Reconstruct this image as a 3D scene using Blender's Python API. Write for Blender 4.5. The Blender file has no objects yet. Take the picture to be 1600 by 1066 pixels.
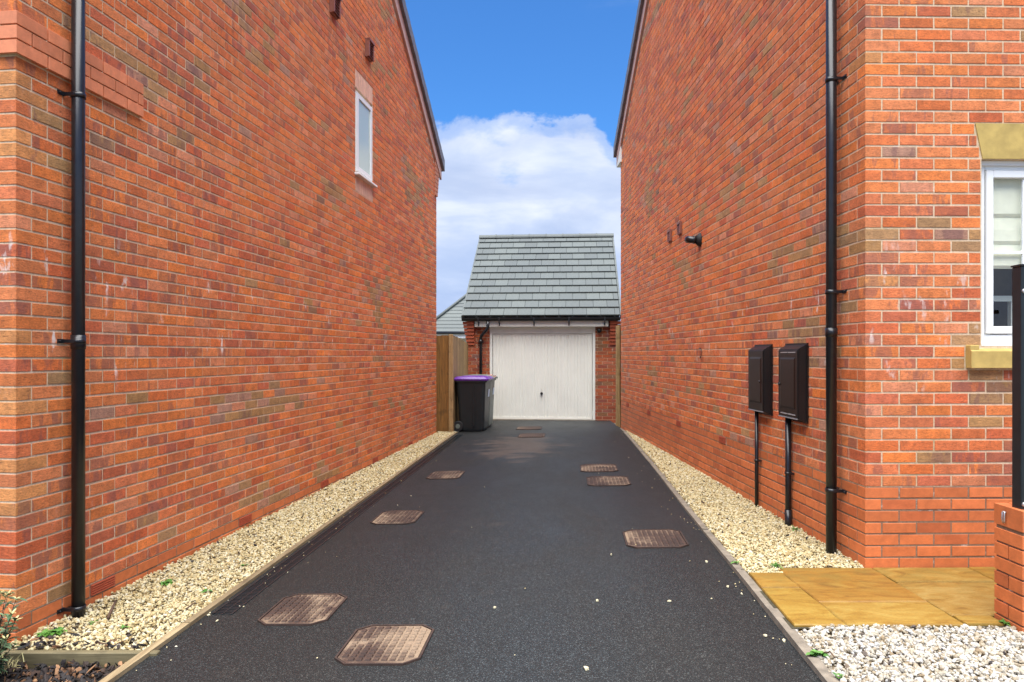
import bpy, bmesh, math, random
import numpy as np
from mathutils import Vector, Matrix, noise
R = math.radians
random.seed(7); rng = np.random.default_rng(7)
S = bpy.context.scene
COL = S.collection
# ------------------------------------------------------------------ camera
CAMH = 1.5; F = 1155.0
cd = bpy.data.cameras.new('camera'); cam = bpy.data.objects.new('camera', cd); COL.objects.link(cam)
cam.location = (0, 0, CAMH); cam.rotation_euler = (R(90), 0, 0)
cd.sensor_width = 36; cd.lens = 36*F/1600; cd.shift_y = 21/1600
cd.clip_start = 0.05; cd.clip_end = 2000
S.camera = cam
S.render.resolution_x = 1024; S.render.resolution_y = 682
# ------------------------------------------------------------------ light
SUN_EL, SUN_AZ = 74, 186          # azimuth clockwise from +Y
wd = bpy.data.worlds.new('World'); S.world = wd; wd.use_nodes = True
nt = wd.node_tree; nt.nodes.clear()
def WN(t, **k):
    n = nt.nodes.new(t)
    for a, b in k.items(): setattr(n, a, b)
    return n
def math_(nt, op, a, b=None, c=None, clamp=False):
    n = nt.nodes.new('ShaderNodeMath'); n.operation = op; n.use_clamp = clamp
    for i, v in enumerate((a, b, c)):
        if v is None: continue
        if isinstance(v, (int, float)): n.inputs[i].default_value = v
        else: nt.links.new(v, n.inputs[i])
    return n.outputs[0]
def ramp(nt, fac, stops, interp='LINEAR'):
    n = nt.nodes.new('ShaderNodeValToRGB'); n.color_ramp.interpolation = interp
    el = n.color_ramp.elements
    while len(el) < len(stops): el.new(0.5)
    for e, (p, c) in zip(el, stops):
        e.position = p; e.color = (c, c, c, 1) if isinstance(c, (int, float)) else (*c[:3], 1)
    nt.links.new(fac, n.inputs[0]); return n.outputs[0]
def mixc(nt, fac, a, b, mode='MIX'):
    n = nt.nodes.new('ShaderNodeMix'); n.data_type = 'RGBA'; n.blend_type = mode
    for sock, v in ((n.inputs[0], fac), (n.inputs[6], a), (n.inputs[7], b)):
        if isinstance(v, (int, float)): sock.default_value = v
        elif isinstance(v, tuple): sock.default_value = (*v[:3], 1)
        else: nt.links.new(v, sock)
    return n.outputs[2]
def noise_(nt, vec, scale, detail=3, rough=.55, dist=0):
    n = nt.nodes.new('ShaderNodeTexNoise'); n.inputs['Scale'].default_value = scale
    n.inputs['Detail'].default_value = detail; n.inputs['Roughness'].default_value = rough
    n.inputs['Distortion'].default_value = dist
    if vec is not None: nt.links.new(vec, n.inputs['Vector'])
    return n.outputs[0]
def vmul(nt, vec, s):
    n = nt.nodes.new('ShaderNodeVectorMath'); n.operation = 'MULTIPLY'
    nt.links.new(vec, n.inputs[0]); n.inputs[1].default_value = s; return n.outputs[0]
sky = WN('ShaderNodeTexSky', sky_type='NISHITA'); sky.sun_disc = False
sky.sun_elevation = R(SUN_EL); sky.sun_rotation = R(SUN_AZ); sky.air_density = 1.0; sky.dust_density = .4; sky.ozone_density = 2.0
tc = WN('ShaderNodeTexCoord')
sep = WN('ShaderNodeSeparateXYZ'); nt.links.new(tc.outputs['Generated'], sep.inputs[0])
el = math_(nt, 'ARCSINE', sep.outputs[2])                      # elevation of the view direction, radians
SKY_OFF = (4.4, 8, .5)
offn = WN('ShaderNodeVectorMath', operation='ADD'); nt.links.new(tc.outputs['Generated'], offn.inputs[0]); offn.inputs[1].default_value = SKY_OFF
dirv = vmul(nt, offn.outputs[0], (1, 1, 1.9))
n1 = noise_(nt, dirv, 4.3, 9, .55, .25)
n2 = noise_(nt, vmul(nt, offn.outputs[0], (1, 1, 3.2)), 3.1, 7, .55, .4)
n3 = noise_(nt, dirv, 1.7, 3)
# a bank of cumulus whose top wanders round 18 degrees, ragged fair-weather cloud higher up
bank = math_(nt, 'SUBTRACT', 0.30, el)
bank = math_(nt, 'MULTIPLY', bank, 5.5)
field = math_(nt, 'ADD', bank, math_(nt, 'MULTIPLY', math_(nt, 'SUBTRACT', n1, .5), 2.6))
field = math_(nt, 'ADD', field, math_(nt, 'MULTIPLY', math_(nt, 'SUBTRACT', n3, .5), 1.0))
high = math_(nt, 'MULTIPLY', math_(nt, 'SUBTRACT', n2, .56), 4.0)
high = math_(nt, 'MULTIPLY', high, ramp(nt, el, [(0.42, 0.0), (0.75, 1.0)]))
mask = ramp(nt, math_(nt, 'MAXIMUM', field, high), [(0.0, 0.0), (0.10, .55), (0.30, 1.0)], 'EASE')
shade = ramp(nt, n2, [(0.38, (1.35, 1.95, 3.4)), (0.48, (2.1, 2.65, 3.9)), (0.60, (3.9, 4.15, 4.7))])
edge = ramp(nt, field, [(0.05, (4.3, 4.4, 4.75)), (0.45, (3.7, 4.0, 4.6)), (1.0, (2.6, 3.15, 4.3))])
cloud = mixc(nt, .42, shade, edge)
skyc = mixc(nt, 1.0, sky.outputs[0], (.26, .55, .87), 'MULTIPLY')
fin = mixc(nt, mask, skyc, cloud)
bg = WN('ShaderNodeBackground'); bg.inputs[1].default_value = 0.10
nt.links.new(fin, bg.inputs[0]); out = WN('ShaderNodeOutputWorld'); nt.links.new(bg.outputs[0], out.inputs[0])
sd = bpy.data.lights.new('sun', 'SUN'); sun = bpy.data.objects.new('sun', sd); COL.objects.link(sun)
sd.energy = 4.4; sd.angle = R(76); sd.color = (1, .96, .90)
a, e = R(SUN_AZ), R(SUN_EL)
sv = Vector((math.sin(a)*math.cos(e), math.cos(a)*math.cos(e), math.sin(e)))
sun.rotation_euler = sv.to_track_quat('Z', 'Y').to_euler()
S.view_settings.view_transform = 'Standard'; S.view_settings.look = 'None'
S.view_settings.exposure = 1.27; S.view_settings.gamma = 1
S.view_settings.use_curve_mapping = False

# ------------------------------------------------------------------ helpers
def P(px, py, z):
    """photo pixel (1600x1066) on the level plane z -> world point"""
    Y = F*(CAMH - z)/(py - 554.0); return Vector(((px-800)/F*Y, Y, z))
def tag(o, label=None, cat=None, group=None, kind=None):
    if label: o['label'] = label
    if cat: o['category'] = cat
    if group: o['group'] = group
    if kind: o['kind'] = kind
    return o
def empty(name, loc=(0, 0, 0), rz=0):
    o = bpy.data.objects.new(name, None); COL.objects.link(o); o.location = loc; o.rotation_euler = (0, 0, rz)
    o.empty_display_size = .1; return o
def link(name, me, parent=None, loc=None, rz=0):
    o = bpy.data.objects.new(name, me); COL.objects.link(o)
    if parent: o.parent = parent
    if loc is not None: o.location = loc
    if rz: o.rotation_euler = (0, 0, rz)
    return o
class MB:
    def __init__(s): s.bm = bmesh.new()
    def box(s, lo, hi, bev=0, seg=1, mat=None):
        lo, hi = Vector(lo), Vector(hi); c = (lo+hi)/2; d = hi-lo
        r = bmesh.ops.create_cube(s.bm, size=1, matrix=Matrix.Translation(c) @ Matrix.Diagonal((*d, 1)))
        vs = r['verts']
        if bev:
            es = list({e for v in vs for e in v.link_edges})
            q = bmesh.ops.bevel(s.bm, geom=es, offset=bev, segments=seg, affect='EDGES', profile=.5)
            vs = list({v for f in q['faces'] for v in f.verts} | {v for v in vs if v.is_valid})
        if mat is not None: bmesh.ops.transform(s.bm, matrix=mat, verts=vs)
        return vs
    def tube(s, pts, r, n=12, caps=True):
        pts = [Vector(p) for p in pts]; rings = []
        rr = r if isinstance(r, (list, tuple)) else [r]*len(pts)
        up = None
        for i, p in enumerate(pts):
            t = (pts[min(i+1, len(pts)-1)] - pts[max(i-1, 0)]).normalized()
            if up is None: up = t.orthogonal().normalized()
            up = (up - t*up.dot(t)).normalized(); w = t.cross(up)
            rings.append([s.bm.verts.new(p + (up*math.cos(2*math.pi*k/n) + w*math.sin(2*math.pi*k/n))*rr[i]) for k in range(n)])
        for a, b in zip(rings, rings[1:]):
            for k in range(n):
                f = s.bm.faces.new((a[k], a[(k+1) % n], b[(k+1) % n], b[k])); f.smooth = True
        if caps: s.bm.faces.new(rings[0][::-1]); s.bm.faces.new(rings[-1])
    def poly(s, pts): return s.bm.faces.new([s.bm.verts.new(p) for p in pts])
    def prism(s, pts, off):
        """closed polygon extruded by vector off"""
        off = Vector(off); a = [s.bm.verts.new(p) for p in pts]; b = [s.bm.verts.new(Vector(p)+off) for p in pts]
        s.bm.faces.new(a); s.bm.faces.new(b[::-1]); n = len(a)
        for i in range(n): s.bm.faces.new((a[i], b[i], b[(i+1) % n], a[(i+1) % n]))
    def loft(s, rings, cap=True, smooth=False):
        rs = [[s.bm.verts.new(p) for p in r] for r in rings]; n = len(rs[0])
        for a, b in zip(rs, rs[1:]):
            for k in range(n):
                f = s.bm.faces.new((a[k], a[(k+1) % n], b[(k+1) % n], b[k])); f.smooth = smooth
        if cap: s.bm.faces.new(rs[0][::-1]); s.bm.faces.new(rs[-1])
    def done(s, name, m, parent=None, loc=None, rz=0):
        bmesh.ops.recalc_face_normals(s.bm, faces=s.bm.faces)
        me = bpy.data.meshes.new(name); s.bm.to_mesh(me); s.bm.free()
        me.materials.append(m); return link(name, me, parent, loc, rz)
# ------------------------------------------------------------------ materials
def mat(name):
    m = bpy.data.materials.new(name); m.use_nodes = True; n = m.node_tree
    b = n.nodes['Principled BSDF']
    g = n.nodes.new('ShaderNodeNewGeometry')
    return m, n, b, g
def bump(n, b, h, strength=.3, dist=.002):
    k = n.nodes.new('ShaderNodeBump'); k.inputs['Strength'].default_value = strength; k.inputs['Distance'].default_value = dist
    n.links.new(h, k.inputs['Height']); n.links.new(k.outputs[0], b.inputs['Normal'])
def setc(n, b, c):
    if isinstance(c, tuple): b.inputs['Base Color'].default_value = (*c[:3], 1)
    else: n.links.new(c, b.inputs['Base Color'])
def simple(name, c, rough=.6, var=.12, scale=8, bs=.15, bd=.002, metal=0, spec=.5, bscale=60):
    m, n, b, g = mat(name)
    f = noise_(n, g.outputs['Position'], scale, 5)
    lo = tuple(x*(1-var) for x in c); hi = tuple(min(1, x*(1+var)) for x in c)
    setc(n, b, ramp(n, f, [(.3, lo), (.7, hi)]))
    b.inputs['Roughness'].default_value = rough; b.inputs['Metallic'].default_value = metal
    b.inputs['Specular IOR Level'].default_value = spec
    if bs: bump(n, b, noise_(n, g.outputs['Position'], bscale, 4), bs, bd)
    return m
def lime(n, pos, c, amt):
    # salts weeping from the joints: sparse vertical runs in a band about eye height
    sp = n.nodes.new('ShaderNodeSeparateXYZ'); n.links.new(pos, sp.inputs[0])
    z = math_(n, 'MULTIPLY', sp.outputs[2], .25)
    band = ramp(n, z, [(.30, 0.0), (.36, 1.0), (.50, 1.0), (.57, 0.0)])
    st = noise_(n, vmul(n, pos, (1, 1, .35)), 15, 4, .6); gate = noise_(n, vmul(n, pos, (1, 1, 2.0)), 1.7, 3, .6)
    k = math_(n, 'MULTIPLY', band, math_(n, 'MULTIPLY', ramp(n, st, [(.60, 0.0), (.68, 1.0)]), ramp(n, gate, [(.50, 0.0), (.60, 1.0)])))
    return mixc(n, math_(n, 'MULTIPLY', k, amt), c, (.80, .74, .68))
def brick_mat(name, smooth=False):
    m, n, b, g = mat(name); pos = g.outputs['Position']
    oi = n.nodes.new('ShaderNodeObjectInfo')
    at = n.nodes.new('ShaderNodeAttribute'); at.attribute_name = 'bcol'
    ak = n.nodes.new('ShaderNodeAttribute'); ak.attribute_name = 'kiln'
    base = mixc(n, 1.0, oi.outputs['Color'], at.outputs['Color'], 'ADD')
    kiln = math_(n, 'ADD', oi.outputs['Alpha'], ak.outputs['Fac'])
    fine = noise_(n, vmul(n, pos, (1, 1, 2.2)), 62, 6, .78)
    mid = noise_(n, pos, 17, 4, .6)
    if smooth:
        c = mixc(n, 1.0, base, ramp(n, fine, [(.25, .88), (.75, 1.08)]), 'MULTIPLY')
        c = mixc(n, 1.0, c, ramp(n, mid, [(.3, .84), (.7, 1.12)]), 'MULTIPLY')
    else:
        c = mixc(n, 1.0, base, ramp(n, fine, [(.30, .42), (.44, .92), (.70, 1.30)]), 'MULTIPLY')
        c = mixc(n, 1.0, c, ramp(n, mid, [(.3, .78), (.7, 1.2)]), 'MULTIPLY')
        kn = noise_(n, vmul(n, pos, (1, 1, .28)), 13, 4, .6, .3)
        km = math_(n, 'SUBTRACT', math_(n, 'ADD', kn, math_(n, 'MULTIPLY', kiln, .34)), .66)
        km = ramp(n, km, [(0.0, 0.0), (.05, .8), (.16, 1.0)])
        c = mixc(n, math_(n, 'MULTIPLY', km, .52), c, (.16, .065, .065))
    # lime bloom: loose patches, a stronger streaky band at the dpc heights
    big = noise_(n, vmul(n, pos, (1, 1, 1.5)), 1.1, 3, .6)
    ef = noise_(n, vmul(n, pos, (1, 1, .5)), 26, 5, .75)
    em = math_(n, 'MULTIPLY', ramp(n, big, [(.55, 0.0), (.72, 1.0)]), ramp(n, ef, [(.54, 0.0), (.68, 1.0)]))
    if not smooth:
        fl = noise_(n, vmul(n, pos, (1, 1, 2.6)), 38, 7, .75, .6)
        c = mixc(n, 1.0, c, ramp(n, fl, [(.34, .45), (.43, .95), (.60, 1.0), (.70, 1.35)]), 'MULTIPLY')
    c = mixc(n, math_(n, 'MULTIPLY', em, .22 if not smooth else .10), c, (.62, .52, .46))
    if not smooth: c = lime(n, pos, c, .75)
    setc(n, b, c)
    b.inputs['Roughness'].default_value = .78 if not smooth else .62
    if smooth: bump(n, b, noise_(n, pos, 220, 3), .25, .001)
    else:
        rag = noise_(n, vmul(n, pos, (1, 1, 2.2)), 48, 6, .72, .8)
        bump(n, b, rag, .8, .006)
    return m
M = {}
M['brick'] = brick_mat('rustic_brick'); M['plinth'] = brick_mat('smooth_brick', True)
def mortar_mat(name, c, moss=.5):
    m, n, b, g = mat(name); pos = g.outputs['Position']
    f = noise_(n, pos, 70, 5, .7); big = noise_(n, vmul(n, pos, (1, 1, 3)), 1.4, 4, .6)
    col = ramp(n, f, [(.3, tuple(x*.72 for x in c)), (.7, tuple(x*1.12 for x in c))])
    col = mixc(n, ramp(n, big, [(.56, 0.0), (.72, moss)]), col, (.20, .20, .045))
    ef = noise_(n, pos, 20, 4); col = mixc(n, ramp(n, ef, [(.60, 0.0), (.74, .6)]), col, (.72, .66, .58))
    col = lime(n, pos, col, .6)
    setc(n, b, col); b.inputs['Roughness'].default_value = .9
    bump(n, b, noise_(n, pos, 160, 4), .6, .003); return m
M['mortar'] = mortar_mat('mortar', (.66, .50, .33), .4); M['mortar_dark'] = mortar_mat('plinth_mortar', (.25, .16, .10), .4)
M['black'] = simple('black_plastic', (.012, .012, .014), .28, .2, 20, .05)
M['black2'] = simple('black_metal', (.010, .016, .019), .35, .2, 20, .05)
M['box'] = simple('meter_box_brown_black', (.0075, .0062, .0058), .38, .25, 6, .04)
M['white'] = simple('white_upvc', (.78, .80, .80), .35, .03, 4, 0)
M['cream'] = simple('cream_paint', (.78, .78, .70), .5, .05, 5, .05)
M['door'] = simple('garage_door_paint', (.82, .81, .72), .45, .04, 2.5, 0)
M['stone'] = simple('buff_cast_stone', (.46, .325, .095), .8, .22, 9, .4, .002, bscale=140)
M['verge'] = simple('verge_tile', (.15, .145, .155), .55, .25, 12, .2)
M['barge'] = simple('bargeboard_paint', (.55, .36, .30), .6, .1, 8, .1)
M['roofgrey'] = simple('roof_concrete', (.10, .11, .115), .55, .2, 9, .2)
M['vent'] = simple('brown_vent_plastic', (.24, .085, .055), .5, .15, 14, .1)
M['terracotta'] = simple('terracotta_airbrick', (.42, .085, .035), .75, .15, 30, .2)
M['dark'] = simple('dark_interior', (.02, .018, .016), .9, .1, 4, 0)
M['steel'] = simple('zinc_bolt', (.55, .55, .55), .35, .1, 20, 0, metal=.8)
M['room'] = simple('brown_room_wall', (.26, .15, .10), .9, .3, 3, 0)
M['blind'] = simple('cream_blind', (.80, .79, .64), .9, .06, 12, .2, bscale=300)
def tile_mat():
    m, n, b, g = mat('grey_roof_tile'); pos = g.outputs['Position']
    oi = n.nodes.new('ShaderNodeObjectInfo')
    c = ramp(n, oi.outputs['Random'], [(0, (.070, .082, .080)), (.5, (.082, .096, .092)), (1, (.095, .110, .103))])
    c = mixc(n, 1.0, c, ramp(n, noise_(n, pos, 22, 6, .7), [(.3, .85), (.7, 1.12)]), 'MULTIPLY')
    setc(n, b, c); b.inputs['Roughness'].default_value = .6
    bump(n, b, noise_(n, pos, 90, 4), .25, .002); return m
M['tile'] = tile_mat()
def wood_mat(name, c1, c2, axis='z', knots=True):
    m, n, b, g = mat(name); pos = g.outputs['Position']; oi = n.nodes.new('ShaderNodeObjectInfo')
    st = {'z': (1, 1, .06), 'y': (1, .06, 1), 'x': (.06, 1, 1)}[axis]
    sh = n.nodes.new('ShaderNodeVectorMath'); sh.operation = 'ADD'; n.links.new(vmul(n, pos, st), sh.inputs[0])
    k = n.nodes.new('ShaderNodeCombineXYZ'); n.links.new(math_(n, 'MULTIPLY', oi.outputs['Random'], 9.0), k.inputs[0]); n.links.new(k.outputs[0], sh.inputs[1])
    gr = noise_(n, sh.outputs[0], 45, 5, .65, .6)
    c = ramp(n, gr, [(.3, c1), (.68, c2)])
    c = mixc(n, 1.0, c, ramp(n, oi.outputs['Random'], [(0, .75), (1, 1.15)]), 'MULTIPLY')
    c = mixc(n, ramp(n, noise_(n, pos, 6, 3), [(.55, 0.0), (.72, .5)]), c, tuple(x*.35 for x in c1))
    setc(n, b, c); b.inputs['Roughness'].default_value = .75; bump(n, b, gr, .5, .003); return m
M['fence'] = wood_mat('brown_fence_timber', (.13, .056, .010), (.34, .155, .030))
M['fence2'] = wood_mat('pale_fence_timber', (.22, .13, .045), (.38, .25, .11))
M['edgewood'] = wood_mat('edging_timber', (.17, .115, .055), (.34, .26, .14), 'y')
M['edgewoodx'] = wood_mat('divider_timber', (.10, .08, .035), (.20, .165, .085), 'x')
M['kerb'] = simple('weathered_concrete_edging', (.19, .16, .12), .85, .3, 14, .5, .003)
def asphalt():
    m, n, b, g = mat('tarmac'); pos = g.outputs['Position']
    v = n.nodes.new('ShaderNodeTexVoronoi'); v.inputs['Scale'].default_value = 230; n.links.new(pos, v.inputs['Vector'])
    sepc = n.nodes.new('ShaderNodeSeparateColor'); n.links.new(v.outputs['Color'], sepc.inputs[0])
    f = noise_(n, pos, 260, 3, .7)
    c = ramp(n, sepc.outputs[0], [(0, (.0052, .0060, .0058)), (.6, (.0112, .0126, .0122)), (.88, (.0225, .0265, .0268)), (1, (.070, .080, .078))])
    big = noise_(n, vmul(n, pos, (1, .35, 1)), 1.3, 5, .6, .3)
    c = mixc(n, 1.0, c, ramp(n, big, [(.3, (1.0, .84, .74)), (.5, (1, .98, .98)), (.7, (1.15, 1.24, 1.36))]), 'MULTIPLY')
    c = mixc(n, 1.0, c, ramp(n, f, [(.3, .7), (.7, 1.3)]), 'MULTIPLY')
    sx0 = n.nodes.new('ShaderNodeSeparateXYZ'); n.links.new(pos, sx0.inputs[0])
    sheen_d = math_(n, 'ABSOLUTE', math_(n, 'SUBTRACT', math_(n, 'SUBTRACT', sx0.outputs[0], math_(n, 'MULTIPLY', sx0.outputs[1], .075)), -.15))
    sheen_d = math_(n, 'ADD', sheen_d, math_(n, 'MULTIPLY', math_(n, 'SUBTRACT', big, .5), 1.6))
    c = mixc(n, 1.0, c, ramp(n, sheen_d, [(.0, (1.22, 1.30, 1.38)), (.55, (1.1, 1.13, 1.15)), (1.0, (.88, .82, .78))]), 'MULTIPLY')      # sky sheen painted into the colour: paler, bluer middle; browner sides
    # dried silt left by a puddle in front of the garage
    sp = n.nodes.new('ShaderNodeSeparateXYZ'); n.links.new(pos, sp.inputs[0])
    dx = math_(n, 'DIVIDE', math_(n, 'SUBTRACT', sp.outputs[0], .08), .95)
    dy = math_(n, 'DIVIDE', math_(n, 'SUBTRACT', sp.outputs[1], 11.6), 2.1)
    d = math_(n, 'ADD', math_(n, 'MULTIPLY', dx, dx), math_(n, 'MULTIPLY', dy, dy))
    sn = noise_(n, vmul(n, pos, (.7, 1.5, 1)), 2.6, 6, .65, .5)
    silt = ramp(n, math_(n, 'SUBTRACT', math_(n, 'MULTIPLY', sn, 1.7), math_(n, 'MULTIPLY', d, .45)), [(.62, 0.0), (.80, 1.0)])
    c = mixc(n, math_(n, 'MULTIPLY', silt, .5), c, (.115, .082, .058))
    sc = noise_(n, pos, 5.0, 6, .7); c = mixc(n, ramp(n, sc, [(.60, 0.0), (.80, .35)]), c, (.085, .066, .050))
    setc(n, b, c)
    n.links.new(ramp(n, big, [(.3, .66), (.7, .50)]), b.inputs['Roughness']); b.inputs['Specular IOR Level'].default_value = .35
    bump(n, b, math_(n, 'SUBTRACT', 1.0, v.outputs['Distance']), .7, .003); return m
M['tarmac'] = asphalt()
def stone_mat(name, stops):
    m, n, b, g = mat(name)
    c = ramp(n, g.outputs['Random Per Island'], stops, 'LINEAR')
    c = mixc(n, 1.0, c, ramp(n, noise_(n, g.outputs['Position'], 120, 4), [(.3, .80), (.7, 1.12)]), 'MULTIPLY')
    setc(n, b, c); b.inputs['Roughness'].default_value = .8; return m
M['gravel_warm'] = stone_mat('cream_gravel', [(0, (.06, .05, .04)), (.02, (.26, .18, .07)), (.14, (.40, .30, .13)), (.5, (.52, .43, .225)), (.85, (.57, .50, .31)), (1, (.60, .56, .42))])
M['gravel_white'] = stone_mat('white_gravel', [(0, (.06, .05, .05)), (.025, (.22, .16, .09)), (.12, (.32, .26, .17)), (.4, (.39, .35, .27)), (.75, (.44, .415, .36)), (1, (.48, .47, .44))])
M['bark'] = stone_mat('bark_chips', [(0, (.010, .008, .008)), (.55, (.022, .016, .014)), (.80, (.05, .028, .018)), (.90, (.16, .075, .03)), (1, (.32, .17, .08))])
M['bed'] = simple('gravel_bed_soil', (.15, .11, .06), .95, .3, 30, .5)
M['soil'] = simple('dark_soil', (.022, .016, .012), .95, .3, 30, .5)
M['ground'] = simple('distant_ground', (.12, .12, .09), .95, .3, 1, 0)
def flag_mat():
    m, n, b, g = mat('riven_sandstone'); pos = g.outputs['Position']; oi = n.nodes.new('ShaderNodeObjectInfo')
    c = ramp(n, oi.outputs['Random'], [(0, (.22, .100, .009)), (.5, (.25, .142, .015)), (1, (.24, .142, .034))])
    w = noise_(n, vmul(n, pos, (1, 2.6, 1)), 3.5, 7, .65, 1.2)
    c = mixc(n, 1.0, c, ramp(n, w, [(.30, (.62, .52, .40)), (.46, (1, .96, .9)), (.62, (1.18, 1.30, 1.9)), (.74, (1.3, 1.55, 2.9))]), 'MULTIPLY')
    fi = noise_(n, pos, 70, 4, .7); c = mixc(n, 1.0, c, ramp(n, fi, [(.3, .86), (.7, 1.1)]), 'MULTIPLY')
    sp = n.nodes.new('ShaderNodeSeparateXYZ'); n.links.new(pos, sp.inputs[0])
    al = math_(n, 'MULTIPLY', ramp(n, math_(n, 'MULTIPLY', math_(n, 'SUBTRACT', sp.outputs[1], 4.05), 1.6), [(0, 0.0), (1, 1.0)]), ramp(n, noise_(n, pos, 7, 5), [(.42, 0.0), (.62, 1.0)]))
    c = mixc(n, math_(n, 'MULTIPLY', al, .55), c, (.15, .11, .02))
    setc(n, b, c); b.inputs['Roughness'].default_value = .6; bump(n, b, w, .5, .006); return m
M['flag'] = flag_mat()
def cover_mat(name, shift):
    m, n, b, g = mat(name); pos = g.outputs['Position']
    w = noise_(n, pos, 3.0, 5, .65, .5); f = noise_(n, pos, 80, 4, .7)
    for cx, cy, rr in ((-.40, 3.74, .34), (.80, 5.70, .30), (-1.05, 4.12, .16)):      # dried mud left lying on three of the lids
        vd = n.nodes.new('ShaderNodeVectorMath'); vd.operation = 'DISTANCE'; n.links.new(pos, vd.inputs[0]); vd.inputs[1].default_value = (cx, cy, .03)
        w = math_(n, 'ADD', w, math_(n, 'MULTIPLY', math_(n, 'SUBTRACT', rr, vd.outputs['Value']), .9 / rr * .28, clamp=False)) if False else math_(n, 'ADD', w, math_(n, 'MAXIMUM', math_(n, 'MULTIPLY', math_(n, 'SUBTRACT', rr, vd.outputs['Value']), 1.1), 0.0))
    w = math_(n, 'ADD', w, shift)
    c = ramp(n, w, [(.36, (.034, .017, .011)), (.50, (.060, .032, .020)), (.60, (.15, .10, .064)), (.70, (.235, .165, .105))])
    c = mixc(n, 1.0, c, ramp(n, f, [(.3, .72), (.7, 1.2)]), 'MULTIPLY')
    sp = n.nodes.new('ShaderNodeSeparateXYZ'); n.links.new(g.outputs['Normal'], sp.inputs[0])
    setc(n, b, c); b.inputs['Roughness'].default_value = .7; bump(n, b, f, .4, .002); return m
M['cover'] = cover_mat('rusty_cast_iron', -.02)
M['cover_rim'] = simple('cover_rim_iron', (.040, .022, .015), .7, .4, 14, .3)
M['cover_gap'] = cover_mat('cover_groove_dirt', .05)
M['purple'] = simple('purple_lid_plastic', (.115, .022, .26), .35, .1, 10, .03)
M['redlid'] = simple('red_lid_plastic', (.50, .06, .035), .4, .15, 10, .03)
M['bin'] = simple('charcoal_bin_plastic', (.0105, .0145, .0155), .42, .2, 9, .1)
M['bin_green'] = simple('dusty_grey_green_plastic', (.15, .17, .14), .45, .2, 9, .1)
M['sticker'] = simple('pale_sticker', (.55, .66, .78), .5, .05, 30, 0)
def leaf_mat(name, c1, c2):
    m, n, b, g = mat(name)
    c = ramp(n, g.outputs['Random Per Island'], [(0, c1), (1, c2)])
    setc(n, b, c); b.inputs['Roughness'].default_value = .5
    b.inputs['Subsurface Weight'].default_value = 0; return m
M['leaf'] = leaf_mat('weed_leaf', (.035, .12, .012), (.10, .24, .03))
M['shrub'] = leaf_mat('shrub_leaf', (.035, .085, .03), (.15, .21, .10))
M['shrub_edge'] = leaf_mat('pale_leaf_tip', (.42, .38, .16), (.55, .48, .22))
M['twig'] = simple('twig_bark', (.09, .05, .03), .9, .3, 40, .4)
M['rubber'] = simple('tyre_rubber', (.012, .012, .012), .7, .1, 10, .1)
def glass(name, tint=(1, 1, 1)):
    m = bpy.data.materials.new(name); m.use_nodes = True; n = m.node_tree; n.nodes.clear()
    o = n.nodes.new('ShaderNodeOutputMaterial'); mx = n.nodes.new('ShaderNodeMixShader')
    t = n.nodes.new('ShaderNodeBsdfTransparent'); t.inputs[0].default_value = (*tint, 1)
    gl = n.nodes.new('ShaderNodeBsdfGlossy'); gl.inputs['Roughness'].default_value = .02
    lw_ = n.nodes.new('ShaderNodeLayerWeight'); p5 = math_(n, 'POWER', lw_.outputs['Facing'], 4.0)
    n.links.new(math_(n, 'ADD', math_(n, 'MULTIPLY', p5, .85), .045), mx.inputs[0]); n.links.new(t.outputs[0], mx.inputs[1]); n.links.new(gl.outputs[0], mx.inputs[2])
    n.links.new(mx.outputs[0], o.inputs[0]); return m
M['glass'] = glass('window_glass', (.97, .98, .97))
M['frost'] = simple('frosted_glass', (.44, .58, .54), .10, .03, 60, .1)

# ------------------------------------------------------------------ brick machinery
def chamfer_box(L, D, H, c, jit=0.0, rs=None):
    """24-vertex chamfered box centred on the origin; x length, y depth, z height"""
    hx, hy, hz = L/2, D/2, H/2; vs = []; idx = {}
    for sx in (-1, 1):
        for sy in (-1, 1):
            for sz in (-1, 1):
                for ax in range(3):
                    v = [sx*(hx-c), sy*(hy-c), sz*(hz-c)]; v[ax] = (sx*hx, sy*hy, sz*hz)[ax]
                    idx[(sx, sy, sz, ax)] = len(vs); vs.append(v)
    fs = []
    for ax in range(3):
        o = [i for i in range(3) if i != ax]
        for s_ in (-1, 1):
            q = []
            for u, w in ((-1, -1), (1, -1), (1, 1), (-1, 1)):
                k = [0, 0, 0]; k[ax] = s_; k[o[0]] = u; k[o[1]] = w; q.append(idx[(*k, ax)])
            fs.append(q)
        for u in (-1, 1):
            for w in (-1, 1):
                k1 = [0, 0, 0]; k1[ax] = -1; k1[o[0]] = u; k1[o[1]] = w; k2 = list(k1); k2[ax] = 1
                fs.append([idx[(*k1, o[0])], idx[(*k2, o[0])], idx[(*k2, o[1])], idx[(*k1, o[1])]])
    for sx in (-1, 1):
        for sy in (-1, 1):
            for sz in (-1, 1): fs.append([idx[(sx, sy, sz, 0)], idx[(sx, sy, sz, 1)], idx[(sx, sy, sz, 2)]])
    vs = np.array(vs)
    out = []
    for f in fs:                                   # orient outward
        p = vs[f]; nrm = np.cross(p[1]-p[0], p[2]-p[0])
        out.append(f if nrm.dot(p.mean(0)) > 0 else f[::-1])
    if jit: vs = vs + rs.uniform(-jit, jit, vs.shape)
    return vs, out
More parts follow.
